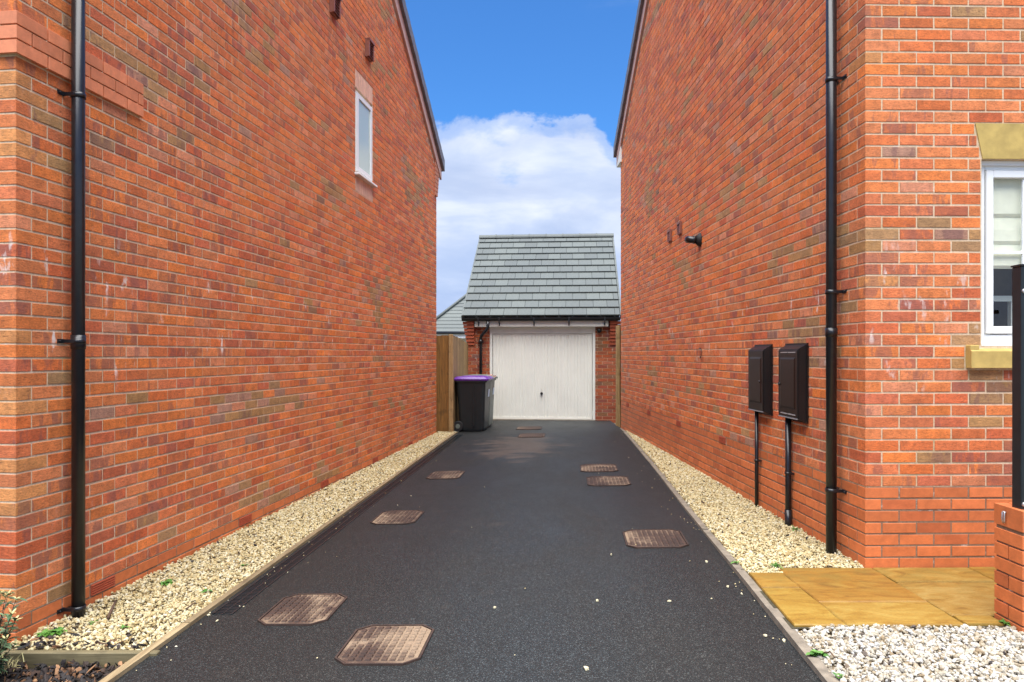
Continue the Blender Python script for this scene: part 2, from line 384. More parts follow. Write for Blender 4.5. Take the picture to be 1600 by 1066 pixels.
def slab(L, D, H, c, jit, rs):
    """visible brick face toward +y: front face at y=0, runs back to -D"""
    l, h = L/2, H/2
    def rect(l, h, y): return [(-l, y, -h), (l, y, -h), (l, y, h), (-l, y, h)]
    r = rs.uniform(-.0018, .0018)
    vs = np.array(rect(l, h, -D) + rect(l, h, -c) + rect(l-c, h-c, r))
    vs[4:] += rs.uniform(-jit, jit, (8, 3)); vs[8:, 1] += rs.uniform(-.0008, .0008, 4)
    fs = [[11, 10, 9, 8]]
    for a in (0, 4):
        for k in range(4): fs.append([a+(k+1) % 4, a+k, a+4+k, a+4+(k+1) % 4])
    return vs, fs
SHADE = {
 'orange': (.65, .185, .046), 'orange2': (.60, .150, .040), 'red': (.54, .122, .042), 'pink': (.62, .220, .100),
 'brown': (.40, .205, .075), 'purple': (.42, .205, .125), 'yellow': (.64, .26, .08), 'smooth': (.60, .165, .050), 'string': (.66, .22, .10), 'soldier': (.72, .44, .31)}
def pick_colour(t, z, seed, rs, kind):
    if kind in ('smooth', 'string', 'soldier'):
        c = np.array(SHADE[kind])*rs.uniform(.84, 1.1); k = 0
        if kind == 'smooth' and rs.random() < .15: c = c*np.array((.86, .8, .85))
        return tuple(c), 0.0
    n = noise.noise(Vector((t*.55, z*2.4, seed))); n2 = noise.noise(Vector((t*.35, z*1.3, seed+9)))
    pb = .018 + max(0, n-.24)*1.3; pr = .07 + max(0, n2)*.35; pp = .008 + max(0, n-.2)*.25; x = rs.random()
    kiln = 0.0
    if x < pb: c = 'brown'
    elif x < pb+pp: c = 'purple'
    elif x < pb+pp+pr: c = 'red'
    elif x < pb+pp+pr+.04: c = 'pink'
    else: c = 'orange' if rs.random() < .55 else 'orange2'
    if rs.random() < .26 + max(0, n2)*.6: kiln = rs.uniform(.15, .75)
    c = np.array(SHADE[c])*rs.uniform(.86, 1.14)
    g = c.mean(); c = g + (c-g)*rs.uniform(.9, 1.05)
    return tuple(np.clip(c, 0.01, .8)), float(kiln)
class Bricks:
    def __init__(s, root, seed, tint=(1, 1, 1)):
        s.tint = tint; s.root = root; s.items = []; s.rs = np.random.default_rng(seed); s.seed = seed
        s.mw = Matrix.Translation(root.location) @ Matrix.Rotation(root.rotation_euler.z, 4, 'Z')
        s.cache = {}
    def add(s, c, rz, L, D, H, kind, outw, style='slab', part='brick', t=0, col=None):
        colr, kiln = pick_colour(t, c[2], s.seed, s.rs, kind); colr = tuple(a*b for a, b in zip(colr, s.tint))
        if col: colr = col
        w = s.mw @ Vector(c); score = 0
        if w.y > .3:
            px = 800+F*w.x/w.y; py = 554-F*(w.z-CAMH)/w.y
            if -20 < px < 1620 and -15 < py < 1080:
                nw = (s.mw.to_3x3() @ Vector((*outw, 0))).normalized(); v = Vector((0, 0, CAMH))-w
                if style == 'corner': score = L*H/w.y**2*2
                else: score = max(0, nw.dot(v.normalized()))*L*H/w.y**2
        s.items.append((c, rz, L, D, H, kind, style, part, colr, kiln, score))
    def wall(s, o, along, outw, length, k0, k1, z0, first, kindf, excl=None, keep=None, endcut=True, part='brick', shift=0):
        """o: local xy of the corner; along/outw local unit vectors; first(k) -> start of first brick"""
        al = Vector(along); ou = Vector(outw); rz = math.atan2(-ou.x, ou.y)
        for k in range(k0, k1):
            zc = z0 + .075*k + .0375; t = first(k)
            while t < length-.02:
                t1 = min(t+.215, length); segs = [(t, t1)]
                for (a, b) in (excl(k, zc) if excl else []):
                    ns = []
                    for (p, q) in segs:
                        if q <= a or p >= b: ns.append((p, q))
                        else:
                            if a-p > .03: ns.append((p, a-.008))
                            if q-b > .03: ns.append((b+.008, q))
                    segs = ns
                for (p, q) in segs:
                    if keep and not keep(p, q, zc): continue
                    c2 = Vector(o) + al*((p+q)/2)
                    kd = kindf(k, (p+q)/2)
                    s.add((c2.x + ou.x*shift + s.rs.uniform(-.0007, .0007), c2.y + ou.y*shift, zc), rz, q-p, .022, .0622, kd, outw, t=(p+q)/2,
                          part='plinth_brick' if kd == 'smooth' else part)
                t += .225
    def geom(s, L, D, H, kind, style, v):
        key = (round(L, 3), round(D, 3), round(H, 3), kind, style, v)
        if key not in s.cache:
            rs = np.random.default_rng(abs(hash(key)) % 99991)
            j = .0009 if kind == 'brick' else .0003
            s.cache[key] = slab(L, D, H, .0018, j, rs) if style == 'slab' else chamfer_box(L, D, H, .0018, j, rs)
        return key, s.cache[key]
    def build(s, limit=300, stuffname='brickwork'):
        bypart = {}
        for it in s.items: bypart.setdefault(it[7], []).append(it)
        meshes = {}
        for part, its in bypart.items():
            its.sort(key=lambda i: -i[10])
            solo = [i for i in its if i[10] > 0][:limit]; ids = {id(i) for i in solo}
            rest = [i for i in its if id(i) not in ids]
            for n, (c, rz, L, D, H, kind, style, pt, colr, kiln, sc) in enumerate(solo):
                key, (vs, fs) = s.geom(L, D, H, kind, style, n % 6)
                if key not in meshes:
                    me = bpy.data.meshes.new(part); me.from_pydata(vs.tolist(), [], fs); me.shade_flat()
                    me.materials.append(M['brick'] if kind == 'brick' else M['plinth']); meshes[key] = me
                o = link(part, meshes[key], s.root, c, rz); o.color = (*colr, kiln)
            if rest:
                V = []; Fc = []; Ls = []; base = 0; C = []; K = []
                for n, (c, rz, L, D, H, kind, style, pt, colr, kiln, sc) in enumerate(rest):
                    key, (vs, fs) = s.geom(L, D, H, kind, style, n % 6)
                    ca, sa = math.cos(rz), math.sin(rz)
                    w = np.empty_like(vs); w[:, 0] = vs[:, 0]*ca-vs[:, 1]*sa+c[0]; w[:, 1] = vs[:, 0]*sa+vs[:, 1]*ca+c[1]; w[:, 2] = vs[:, 2]+c[2]
                    V.append(w); nv = len(vs)
                    for f in fs: Fc.extend([base+i for i in f]); Ls.append(len(f))
                    C.append(np.tile((*colr, 1.0), (nv, 1))); K.append(np.full(nv, kiln)); base += nv
                me = np_mesh(part + 'work', np.concatenate(V), Fc, Ls)
                a = me.attributes.new('bcol', 'FLOAT_COLOR', 'POINT'); a.data.foreach_set('color', np.concatenate(C).astype(np.float32).ravel())
                a = me.attributes.new('kiln', 'FLOAT', 'POINT'); a.data.foreach_set('value', np.concatenate(K).astype(np.float32))
                me.materials.append(M['brick'] if rest[0][5] == 'brick' else M['plinth'])
                o = link(part + 'work', me, s.root); o.color = (0, 0, 0, 0); o['kind'] = 'stuff'
def np_mesh(name, V, loops, counts):
    me = bpy.data.meshes.new(name); V = np.asarray(V, np.float32); loops = np.asarray(loops, np.int32); counts = np.asarray(counts, np.int32)
    me.vertices.add(len(V)); me.vertices.foreach_set('co', V.ravel())
    me.loops.add(len(loops)); me.loops.foreach_set('vertex_index', loops)
    me.polygons.add(len(counts)); st = np.zeros(len(counts), np.int32); st[1:] = np.cumsum(counts)[:-1]
    me.polygons.foreach_set('loop_start', st); me.update(calc_edges=True); me.shade_flat(); return me

# ------------------------------------------------------------------ ground and driveway
def interp(x, xs, ys): return float(np.interp(x, xs, ys))
def XL(Y): return -1.715 + .0825*(Y-4.95)
def XR(Y): return interp(Y, [-3, 3.18, 3.96, 5.25, 6.57, 9.19, 13.3, 16.4], [1.05, 1.335, 1.380, 1.465, 1.547, 1.735, 1.985, 2.14])
def zL(Y): return interp(Y, [-3, 2, 4, 13.5, 16.4], [-.04, -.03, -.01, .055, .05])
def zR(Y): return interp(Y, [-3, 3.2, 5, 12.5, 14.2, 16.4], [.07, .09, .10, .12, .11, .05])
def G(x, Y):
    u = (x-XL(Y))/(XR(Y)-XL(Y)); u = min(max(u, -.1), 1.1)
    return zL(Y)*(1-u)+zR(Y)*u
m_ = MB()
m_.poly([(-400, -300, -.35), (400, -300, -.35), (400, 700, -.35), (-400, 700, -.35)])
tag(m_.done('ground', M['ground']), kind='structure')
bm = bmesh.new(); ny, nx = 80, 24; grid = []
for j in range(ny+1):
    Y = -3 + 19.25*j/ny; row = []
    for i in range(nx+1):
        x = XL(Y)-.02 + (XR(Y)-XL(Y)+.04)*i/nx; row.append(bm.verts.new((x, Y, G(x, Y))))
    grid.append(row)
for j in range(ny):
    for i in range(nx): bm.faces.new((grid[j][i], grid[j][i+1], grid[j+1][i+1], grid[j+1][i]))
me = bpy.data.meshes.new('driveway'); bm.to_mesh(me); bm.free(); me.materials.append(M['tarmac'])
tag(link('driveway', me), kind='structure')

# ------------------------------------------------------------------ left house
AL = R(7.15); LX, LY, LL = -2.577, 3.84, 9.67
left = empty('brick_house', (LX, LY, 0), -AL)
tag(left, 'brick house on the left with a small frosted window high in its gable', 'house')
LZ0 = .13 - .075*0
EAVE_L, SL_L = 4.90, .607
def lmw(x, y, z): return Matrix.Translation(left.location) @ Matrix.Rotation(-AL, 4, 'Z') @ Vector((x, y, z))
def gable_z(t, L, ez, sl): return ez + sl*min(t, L-t)
def mortar_wall(root, name, L, ez, sl, face, holes, W, m_low, zsplit, D=.08):
    """gable wall sheet in local coords, face=+1 outward +x, -1 outward -x, recessed 7 mm, with holes (y0,y1,z0,z1)"""
    x = -.003*face
    cuts = sorted({0.0, L, L/2, *[h[0] for h in holes], *[h[1] for h in holes]})
    def seg(a, b, z0, z1a, z1b, mb): mb.poly([(x, a, z0), (x, b, z0), (x, b, z1b), (x, a, z1a)])
    up = MB(); lo = MB()
    for a, b in zip(cuts, cuts[1:]):
        seg(a, b, -.35, zsplit, zsplit, lo)
        za, zb = gable_z(a, L, ez, sl), gable_z(b, L, ez, sl)
        h = [h for h in holes if h[0] <= a+1e-6 and h[1] >= b-1e-6]
        if h: seg(a, b, zsplit, h[0][2], h[0][2], up); seg(a, b, h[0][3], za, zb, up)
        else: seg(a, b, zsplit, za, zb, up)
    for (a, b, c, d) in holes:
        for (p, q) in (((a, c), (a, d)), ((b, c), (b, d)), ((a, c), (b, c)), ((a, d), (b, d))):
            up.poly([(x, p[0], p[1]), (x, q[0], q[1]), (x-D*face, q[0], q[1]), (x-D*face, p[0], p[1])])
    up.done('mortar', M['mortar'], root); lo.done('plinth_mortar', M['mortar_dark'], root)
WT0, WT1, WZ0, WZ1 = 5.27, 5.945, 3.73, 4.78
mortar_wall(left, 'mortar', LL, EAVE_L+.05, SL_L, 1, [(WT0, WT1, WZ0, WZ1)], 4.5, None, .13)
# the rest of the shell: front, rear, far side
def shell(root, sx, W, L, ez, sl, fronthole=None, zsplit=.13):
    x0 = -.003*sx; x1 = -W*sx; y0 = .003; y1 = L-.003
    sh = MB(); lo = MB()
    if fronthole:
        a, b, c, d = fronthole; a, b = -a*sx, -b*sx
        for (p, q, z0, z1) in ((x0, a, zsplit, ez), (a, b, zsplit, c), (a, b, d, ez), (b, x1, zsplit, ez)):
            sh.poly([(p, y0, z0), (q, y0, z0), (q, y0, z1), (p, y0, z1)])
        for (p, q) in (((a, c), (a, d)), ((b, c), (b, d)), ((a, c), (b, c)), ((a, d), (b, d))):
            sh.poly([(p[0], y0, p[1]), (q[0], y0, q[1]), (q[0], y0+.10, q[1]), (p[0], y0+.10, p[1])])
    else: sh.poly([(x0, y0, zsplit), (x1, y0, zsplit), (x1, y0, ez), (x0, y0, ez)])
    lo.poly([(x0, y0, -.35), (x1, y0, -.35), (x1, y0, zsplit), (x0, y0, zsplit)])
    sh.poly([(x0, y1, -.35), (x1, y1, -.35), (x1, y1, ez), (x0, y1, ez)])
    sh.poly([(x1, y0, -.35), (x1, y1, -.35), (x1, y1, ez), (x1, L/2, ez+sl*L/2), (x1, y0, ez)])
    sh.done('mortar', M['mortar'], root); lo.done('plinth_mortar', M['mortar_dark'], root)
shell(left, 1, 4.5, LL, EAVE_L, SL_L)
bl = Bricks(left, 11)
def kindL(k, t): return 'smooth' if k < 0 else 'brick'
AIRL = [.56+1.8*i for i in range(5)]
STR_T = 1.035
def exL(k, zc):
    e = []
    if WZ0-.225 < zc < WZ1+.225: e.append((WT0, WT1))
    if k == -1: e += [(a, a+.225) for a in AIRL]
    if 39 <= k < 42: e.append((-1, STR_T))
    return e
def corner(b, z0, k0, k1, sx, skip=None, kindf=kindL):
    for k in range(k0, k1):
        if skip and skip(k): continue
        zc = z0+.075*k+.0375; kd = kindf(k, 0); pt = 'plinth_brick' if kd == 'smooth' else 'brick'
        col = None
        if kd == 'brick' and b.rs.random() < .16: col = tuple(np.array(SHADE['yellow'])*b.rs.uniform(.8, 1.1))
        if k % 2 == 0: b.add((-.05125*sx, .1075, zc), math.pi/2, .215, .1025, .065, kd, (sx, 0), 'corner', pt, .1, col)
        else: b.add((-.1075*sx, .05125, zc), 0, .215, .1025, .065, kd, (sx, 0), 'corner', pt, .1, col)
NK = 64
corner(bl, .13, -4, NK, 1, lambda k: 39 <= k < 42)
bl.wall((0, 0), (0, 1), (1, 0), LL, -4, 108, .13, lambda k: .225 if k % 2 == 0 else .1125, kindL, exL,
        lambda p, q, z: z+.04 < min(gable_z(p, LL, EAVE_L, SL_L), gable_z(q, LL, EAVE_L, SL_L))+.10)
def exLf(k, zc): return [(-1, 9)] if 39 <= k < 42 else []
bl.wall((0, 0), (-1, 0), (0, -1), 4.5, -4, NK, .13, lambda k: .1125 if k % 2 == 0 else .225, kindL, exLf)
# projecting string course, three courses of smooth brick wrapping the corner
for k in range(39, 42):
    zc = .13+.075*k+.0375; pr = .025
    t = .105 if k == 40 else .215
    if k == 40: bl.add((pr-.1075, -pr+.05125, zc), 0, .215, .1025, .067, 'string', (1, 0), 'corner', 'string_brick', 0); 
    else: bl.add((pr-.05125, -pr+.1075, zc), math.pi/2, .215, .1025, .067, 'string', (1, 0), 'corner', 'string_brick', 0)
    t = -pr + (.1025 if k == 40 else .215) + .010
    while t < STR_T-.02:
        q = min(t+.215, STR_T)
        if STR_T-q < .03: q = STR_T
        d_ = .05125
        bl.add((pr-d_, (t+q)/2, zc), math.pi/2, q-t, .1025, .067, 'string', (1, 0), 'corner', 'string_brick', t); t = q+.010
    t = -pr + (.215 if k == 40 else .1025) + .010
    while t < 3.2:
        bl.add((-(t+.1075), -pr+.05125, zc), 0, .215, .1025, .067, 'string', (0, -1), 'corner', 'string_brick', t); t += .225
mm = MB(); mm.box((.0-.06, -.014, .13+39*.075+.004), (.014, STR_T-.004, .13+42*.075-.004)); mm.box((-3.2, -.014, .13+39*.075+.004), (-.06, .05, .13+42*.075-.004)); mm.done('band_mortar', M['mortar'], left)
# soldier courses round the gable window
for (zc,) in ((WZ1+.1125,), (WZ0-.1125,)):
    n_ = 9; w = (WT1-WT0)/n_
    for i in range(n_):
        bl.add((.0, WT0+w*(i+.5), zc), -math.pi/2, w-.009, .022, .215, 'soldier', (1, 0), 'slab', 'soldier_brick', 0)
bl.build()
# gable window
w = empty('window', (-.055, 0, 0)); w.parent = left
fr = MB(); T = .055
fr.box((-.03, WT0, WZ0), (.03, WT0+T, WZ1)); fr.box((-.03, WT1-T, WZ0), (.03, WT1, WZ1))
fr.box((-.03, WT0+T, WZ1-T), (.03, WT1-T, WZ1)); fr.box((-.03, WT0+T, WZ0), (.03, WT1-T, WZ0+T))
fr.done('frame', M['white'], w)
sh_ = MB(); T2 = .045; a_, b_, c_, d_ = WT0+T, WT1-T, WZ0+T, WZ1-T
tilt = Matrix.Translation((.034, 0, d_)) @ Matrix.Rotation(R(-3.0), 4, 'Y') @ Matrix.Translation((0, 0, -d_))
for lo, hi in (((0, a_-.015, c_-.015), (.035, a_+T2, d_+.01)), ((0, b_-T2, c_-.015), (.035, b_+.015, d_+.01)),
               ((.001, a_+T2, d_-T2), (.034, b_-T2, d_+.009)), ((.001, a_+T2, c_-.014), (.034, b_-T2, c_+T2))):
    sh_.box(lo, hi, mat=Matrix.Translation((.030, 0, 0)))
sh_.done('sash', M['white'], w)
gp = MB(); gp.box((.038, a_+T2, c_+T2), (.05, b_-T2, d_-T2)); gp.done('pane', M['frost'], w)
sl_ = MB(); sl_.box((0, WT0-.03, WZ0-.028), (.115, WT1+.03, WZ0-.002), .004); sl_.done('sill', M['white'], w)
# air bricks
def airbrick(root, sx, t, z, side=True):
    a = MB(); a.box((-.02, -.1075, -.0325), (.0, .1075, .0325))
    for i in range(5):
        zz = -.0275+.055*i/4; a.box((0, -.104, zz-.0032), (.006, .104, zz+.0032))
    o = a.done('air_brick', M['terracotta'], root, (0, t+.1125, z)); 
    if sx < 0: o.rotation_euler = (0, 0, math.pi)
    return o
for t in AIRL: airbrick(left, 1, t, .13-.0375)
# hooded gable vents
def hood(root, x, y, z, face, w=.20, h=.24):
    v = MB(); f = face
    v.box((min(0, .03*f), -w/2, -h/2), (max(0, .03*f), w/2, h/2), .003)
    for i in range(6):
        zz = -h*.38 + i*h*.14; v.prism([(.03*f, -w*.38, zz), (.055*f, -w*.38, zz-.012), (.055*f, -w*.38, zz-.008), (.03*f, -w*.38, zz+.022)], (0, w*.76, 0))
    for s_ in (-1, 1): v.box((min(.03*f, .06*f), s_*w*.44-.012, -h/2+.01), (max(.03*f, .06*f), s_*w*.44+.012, h/2-.01))
    v.box((min(.03*f, .07*f), -w/2, h/2-.03), (max(.03*f, .07*f), w/2, h/2))
    return v.done('wall_vent', M['vent'], root, (x, y, z))
for (t) in (5.73, 4.50, 3.27): hood(left, 0, t, 5.42, 1)
# roof
def roof(root, L, W, ez, sl, sx, ov=.32, vo=.05):
    """gable roof over local y in [0,L]; sx outward side of the gable"""
    th = math.atan(sl); rows = 20; half = L/2
    rf = MB()
    for side in (0, 1):
        for i in range(rows):
            u0 = -ov + (half+ov)*i/rows; u1 = -ov + (half+ov)*(i+1)/rows + .05
            u1 = min(u1, half)
            zt = lambda u: ez + .33 + sl*u
            yy = (lambda u: u) if side == 0 else (lambda u: L-u)
            xa, xb = vo*sx, -W*sx
            pts = [(xa, yy(u0), zt(u0)-.03), (xa, yy(u1), zt(u1)-.045), (xa, yy(u1), zt(u1)-.015), (xa, yy(u0), zt(u0)+.012)]
            rf.prism(pts, (xb-xa, 0, 0))
    rf.done('roof', M['roofgrey'], root)
    # bargeboards and dry verge caps
    for side in (0, 1):
        yy = (lambda u: u) if side == 0 else (lambda u: L-u)
        b = MB(); u0, u1 = -ov*.85, half
        b.prism([(.0, yy(u0), ez+sl*u0+.0), (.0, yy(u1), ez+sl*u1), (.0, yy(u1), ez+sl*u1+.225), (.0, yy(u0), ez+sl*u0+.225)], (.035*sx, 0, 0))
        b.done('bargeboard', M['barge'], root)
        n = 19; step = (half+ov)/n
        for i in range(n):
            a0 = -ov + step*i; a1 = a0+step-.006; v = MB(); g = .012 if i % 1 == 0 else 0
            v.prism([(0, yy(a0), ez+sl*a0+.195), (0, yy(a1), ez+sl*a1+.21), (0, yy(a1), ez+sl*a1+.385), (0, yy(a0), ez+sl*a0+.40)], (.085*sx, 0, 0))
            v.done('verge_cap', M['verge'], root, (.0*sx, 0, 0))
roof(left, LL, 4.5, EAVE_L, SL_L, 1)
cb = MB()
for i in range(9):
    z = 4.36+.075*i; cb.box((-.22, LL-.17, z+.004), (.022, LL+.02+.022*i, z+.071), .003)
cb.done('eaves_corbel', simple('corbel_brick', (.48, .20, .12), .8, .15, 20, .2), left)

# ------------------------------------------------------------------ right house
AR = R(-1.49); RX, RY, RL = 2.251, 4.71, 9.0
right = empty('brick_house', (RX, RY, 0), -AR)
tag(right, 'brick house on the right with a white front window under a buff lintel', 'house')
EAVE_R, SL_R, RZ0 = 5.25, .66, .655
FW = (.755, 2.10, 1.552, 2.75)
mortar_wall(right, 'mortar', RL, EAVE_R+.05, SL_R, -1, [], 4.6, None, RZ0)
shell(right, -1, 4.6, RL, EAVE_R, SL_R, FW, RZ0)
br = Bricks(right, 29)
def kindR(k, t): return 'smooth' if k < 0 else 'brick'
AIRR = [2.925-.1, 4.725-.1, 6.525-.1, 8.3-.1]
def exR(k, zc):
    return [(a, a+.225) for a in AIRR] if k == -1 else []
def exRf(k, zc):
    e = []
    if FW[2] < zc < FW[3]: e.append((FW[0], FW[1]))
    if FW[3] <= zc < 2.98: u = (zc-FW[3])/.23; e.append((.755-.049*u, 2.10+.049*u))
    if 1.41 < zc < FW[2]: e.append((.65, 2.2))
    return e
corner(br, RZ0, -12, 62, -1, None, kindR)
br.wall((0, 0), (0, 1), (-1, 0), RL, -12, 106, RZ0, lambda k: .225 if k % 2 == 0 else .1125, kindR, exR,
        lambda p, q, z: z+.04 < min(gable_z(p, RL, EAVE_R, SL_R), gable_z(q, RL, EAVE_R, SL_R))+.10)
br.wall((0, 0), (1, 0), (0, -1), 4.5, -12, 62, RZ0, lambda k: .1125 if k % 2 == 0 else .225, kindR, exRf)
br.build()
for t in AIRR: airbrick(right, -1, t, RZ0-.0375)
roof(right, RL, 4.6, EAVE_R, SL_R, -1)
eb = MB(); eb.box((-.03, RL-.12, 5.04), (.2, RL+.30, 5.36), .006); eb.done('eaves_box', M['cream'], right)
for (px, zc) in ((1048, 369), (1063.5, 357)):
    v = px-770; Z = F*2.373/v; o_ = hood(right, 0, Z-RY, CAMH+(554-zc)*Z/F, -1, .15, .16); o_.scale.x = .5
# lintel, sill
li = MB(); li.prism([(.760, -.004, 2.752), (2.095, -.004, 2.752), (2.144, -.004, 2.978), (.711, -.004, 2.978)], (0, .10, 0)); li.done('lintel', M['stone'], right)
si = MB(); si.prism([(.652, -.055, 1.415), (.652, -.055, 1.520), (.652, -.045, 1.530), (.652, .06, 1.548), (.652, .06, 1.415)], (1.54, 0, 0))
for xx in (.652, 2.132): si.box((xx, -.045, 1.529), (xx+.06, .05, 1.560), .004)
si.done('stone_sill', M['stone'], right)
# window of the right house front
w = empty('window', (0, .055, 0)); w.parent = right
a, b, c, d = FW; a += .002; b -= .002; c += .002; d -= .002
fr = MB()
fr.box((a, 0, c), (a+.055, .06, d), .004); fr.box((b-.055, 0, c), (b, .06, d), .004)
fr.box((a+.056, .001, d-.055), (b-.056, .059, d), .004); fr.box((a+.056, .001, c), (b-.056, .059, c+.075), .004)
fr.box((a-.0, -.03, c-.001), (b, .0, c+.022), .004)       # sill nosing
fr.done('frame', M['white'], w)
hd = MB(); hd.box((a, -.018, d-.028), (b, -.0005, d)); hd.done('head_drip', M['white'], w)
mid_ = (a+b)/2
for (x0, x1) in ((a+.058, mid_-.004), (mid_+.004, b-.058)):
    s0, s1, t_ = c+.08, d-.058, .048
    sh_ = MB(); sh_.box((x0, -.012, s0), (x0+t_, .03, s1), .004); sh_.box((x1-t_, -.012, s0), (x1, .03, s1), .004)
    sh_.box((x0+t_, -.011, s1-t_), (x1-t_, .029, s1), .004); sh_.box((x0+t_, -.011, s0), (x1-t_, .029, s0+t_), .004)
    so = sh_.done('sash', M['white'], w)
    ba = MB(); xm = x0+t_+(x1-x0-2*t_)*.41; zb = s0+t_+(s1-s0-2*t_)*.50
    ba.box((xm-.009, .003, s0+t_), (xm+.009, .020, s1-t_)); ba.box((x0+t_, .0045, zb-.009), (x1-t_, .0185, zb+.009)); ba.done('glazing_bar', M['white'], w)
    pn = MB(); pn.box((x0+t_, .010, s0+t_), (x1-t_, .014, s1-t_)); pn.done('pane', M['glass'], w)
# roman blind and the room behind
blm = MB()
for i, (z0, z1, y) in enumerate(((2.40, 2.70, .108), (2.22, 2.41, .102), (2.06, 2.24, .096))):
    blm.prism([(a+.02, y+.012, z1), (a+.02, y-.006, (z0+z1)/2), (a+.02, y-.012, z0+.02), (a+.02, y, z0), (a+.02, y+.016, z0+.01), (a+.02, y+.02, z1)], (b-a-.04, 0, 0))
blm.done('roman_blind', M['blind'], right)
rm = MB(); x0, x1, y0, y1, z0, z1 = .3, 3.6, .12, 3.2, .9, 2.95
for q in ([(x0, y1, z0), (x1, y1, z0), (x1, y1, z1), (x0, y1, z1)], [(x0, y0, z0), (x0, y1, z0), (x0, y1, z1), (x0, y0, z1)],
          [(x1, y0, z0), (x1, y1, z0), (x1, y1, z1), (x1, y0, z1)], [(x0, y0, z0), (x1, y0, z0), (x1, y1, z0), (x0, y1, z0)], [(x0, y0, z1), (x1, y0, z1), (x1, y1, z1), (x0, y1, z1)]): rm.poly(q)
rm.done('room_lining', M['room'], right)
q = MB()
for xx in (.98, 1.16, 1.40): q.box((xx, .30, .9), (xx+.035, .335, 1.86))
q.box((.98, .30, 1.862), (1.435, .335, 1.90)); q.box((.98, .34, .9), (1.435, .74, 1.34)); q.done('room_chair', M['cream'], right)

# ------------------------------------------------------------------ downpipes, meter boxes, flue
def downpipe(label, wroot, face, t, z0, z1, clips, r=.035):
    o = empty('downpipe', wroot.matrix_basis @ Vector((face*.066, t, z0)), wroot.rotation_euler.z)
    tag(o, label, 'downpipe', 'black house downpipes')
    z1 -= z0
    p = MB(); p.tube([(0, 0, -.15), (0, 0, z1)], r, 20); p.done('pipe', M['black'], o)
    for zc in clips:
        zc -= z0; c = MB()
        c.tube([(0, 0, zc-.014), (0, 0, zc+.014)], r+.005, 20)
        for s_ in (-1, 1):
            c.box((min(0, -face*.066), s_*.036-.005, zc-.010), (max(0, -face*.066), s_*.036+.005, zc+.010), .001)
            c.box((min(-face*.060, -face*.066), s_*.058-.026, zc-.012), (max(-face*.060, -face*.066), s_*.058+.026, zc+.012), .001)
            c.tube([(-face*.061, s_*.070, zc), (-face*.052, s_*.070, zc)], .006, 8)
        c.done('pipe_clip', M['black'], o)
    return o
bpy.context.view_layer.update()
dl = downpipe('black round downpipe clipped to the left house near its front corner', left, 1, (4.21-3.84)/.992, -.03, 5.0, (2.97, 1.575, .06))
s_ = MB(); s_.tube([(0, 0, 1.56), (0, 0, 1.64)], .0395, 20); s_.done('socket', M['black'], dl)
dr = downpipe('black round downpipe clipped to the right house beside the two meter boxes', right, -1, 5.04-4.71, .10, 5.3, (3.37, 1.925, .575))
s_ = MB(); s_.tube([(0, 0, 1.52), (0, 0, 1.58)], .0395, 20); s_.done('socket', M['black'], dr)
def meter_box(Zn, Zf, label, slots, lockfar, cond_Z, cond_r, cond_bot, clip_z):
    t0, t1 = Zn-RY, Zf-RY; w_ = t1-t0
    o = empty('meter_box', right.matrix_basis @ Vector((0, t0, .98)), right.rotation_euler.z); tag(o, label, 'meter box')
    b = MB(); h = .607
    b.prism([(0, 0, 0), (0, w_, 0), (0, w_, h), (0, 0, h)], (-.016, 0, 0))
    r0 = [(-.016, .012, .010), (-.016, w_-.012, .010), (-.016, w_-.012, h-.012), (-.016, .012, h-.012)]
    r1 = [(-.072, .018, .030), (-.072, w_-.018, .030), (-.072, w_-.018, h-.045), (-.072, .018, h-.045)]
    b.loft([r0, r1]); b.done('case', M['box'], o)
    d = MB(); d.box((-.080, .022, .036), (-.0725, w_-.022, h-.052), .003); dd = d.done('door', M['box'], o)
    pan = MB(); pan.loft([[(-.0805, .06, .10), (-.0805, w_-.06, .10), (-.0805, w_-.06, h-.11), (-.0805, .06, h-.11)], [(-.0845, .075, .115), (-.0845, w_-.075, .115), (-.0845, w_-.075, h-.125), (-.0845, .075, h-.125)]]); pan.done('door_panel', M['box'], o)
    lm = MB(); lm.box((-.083, .022, .026), (-.074, w_-.022, .0345), .001); lm.done('drip_strip', simple('grey_drip', (.22, .22, .23), .4, .1, 10, 0), o)
    if slots:
        s = MB()
        for z in (.055, h-.075):
            for (p, q) in ((.055, w_/2-.006), (w_/2+.006, w_-.07)): s.box((-.0822, p, z), (-.0795, q, z+.008))
        s.done('vent_slot', simple('slot_grey', (.30, .29, .29), .4, .1, 10, 0), o)
    k = MB(); yl = w_-.05 if lockfar else .09; k.tube([(-.079, yl, h*.47), (-.092, yl, h*.47)], .011, 14); k.done('lock', M['black'], o)
    # service pipe is a thing of its own
    c = empty('service_pipe', right.matrix_basis @ Vector((-.032, cond_Z-RY, cond_bot)), right.rotation_euler.z)
    tag(c, 'thin black service pipe under the ' + ('nearer meter box with slots' if slots else 'farther plain meter box'), 'pipe')
    q = MB(); L_ = 1.0-cond_bot; q.tube([(0, 0, -.1), (0, 0, L_)], cond_r, 16); q.done('pipe', M['black'], c)
    if slots: q = MB(); q.tube([(0, 0, -.05), (0, 0, .14)], cond_r+.004, 16); q.done('collar', M['black'], c)
    q = MB(); q.tube([(0, 0, clip_z-cond_bot-.01), (0, 0, clip_z-cond_bot+.01)], cond_r+.004, 16)
    q.box((-.006, -cond_r-.02, clip_z-cond_bot-.008), (.032, -cond_r-.002, clip_z-cond_bot+.008)); q.done('clip', M['black'], c)
meter_box(5.55, 5.96, 'black wall meter box with thin grey slots, nearer the downpipe', True, True, 5.86, .023, .13, .56)
meter_box(6.26, 6.66, 'plain black wall meter box, farther from the downpipe', False, False, 6.56, .017, .14, .56)
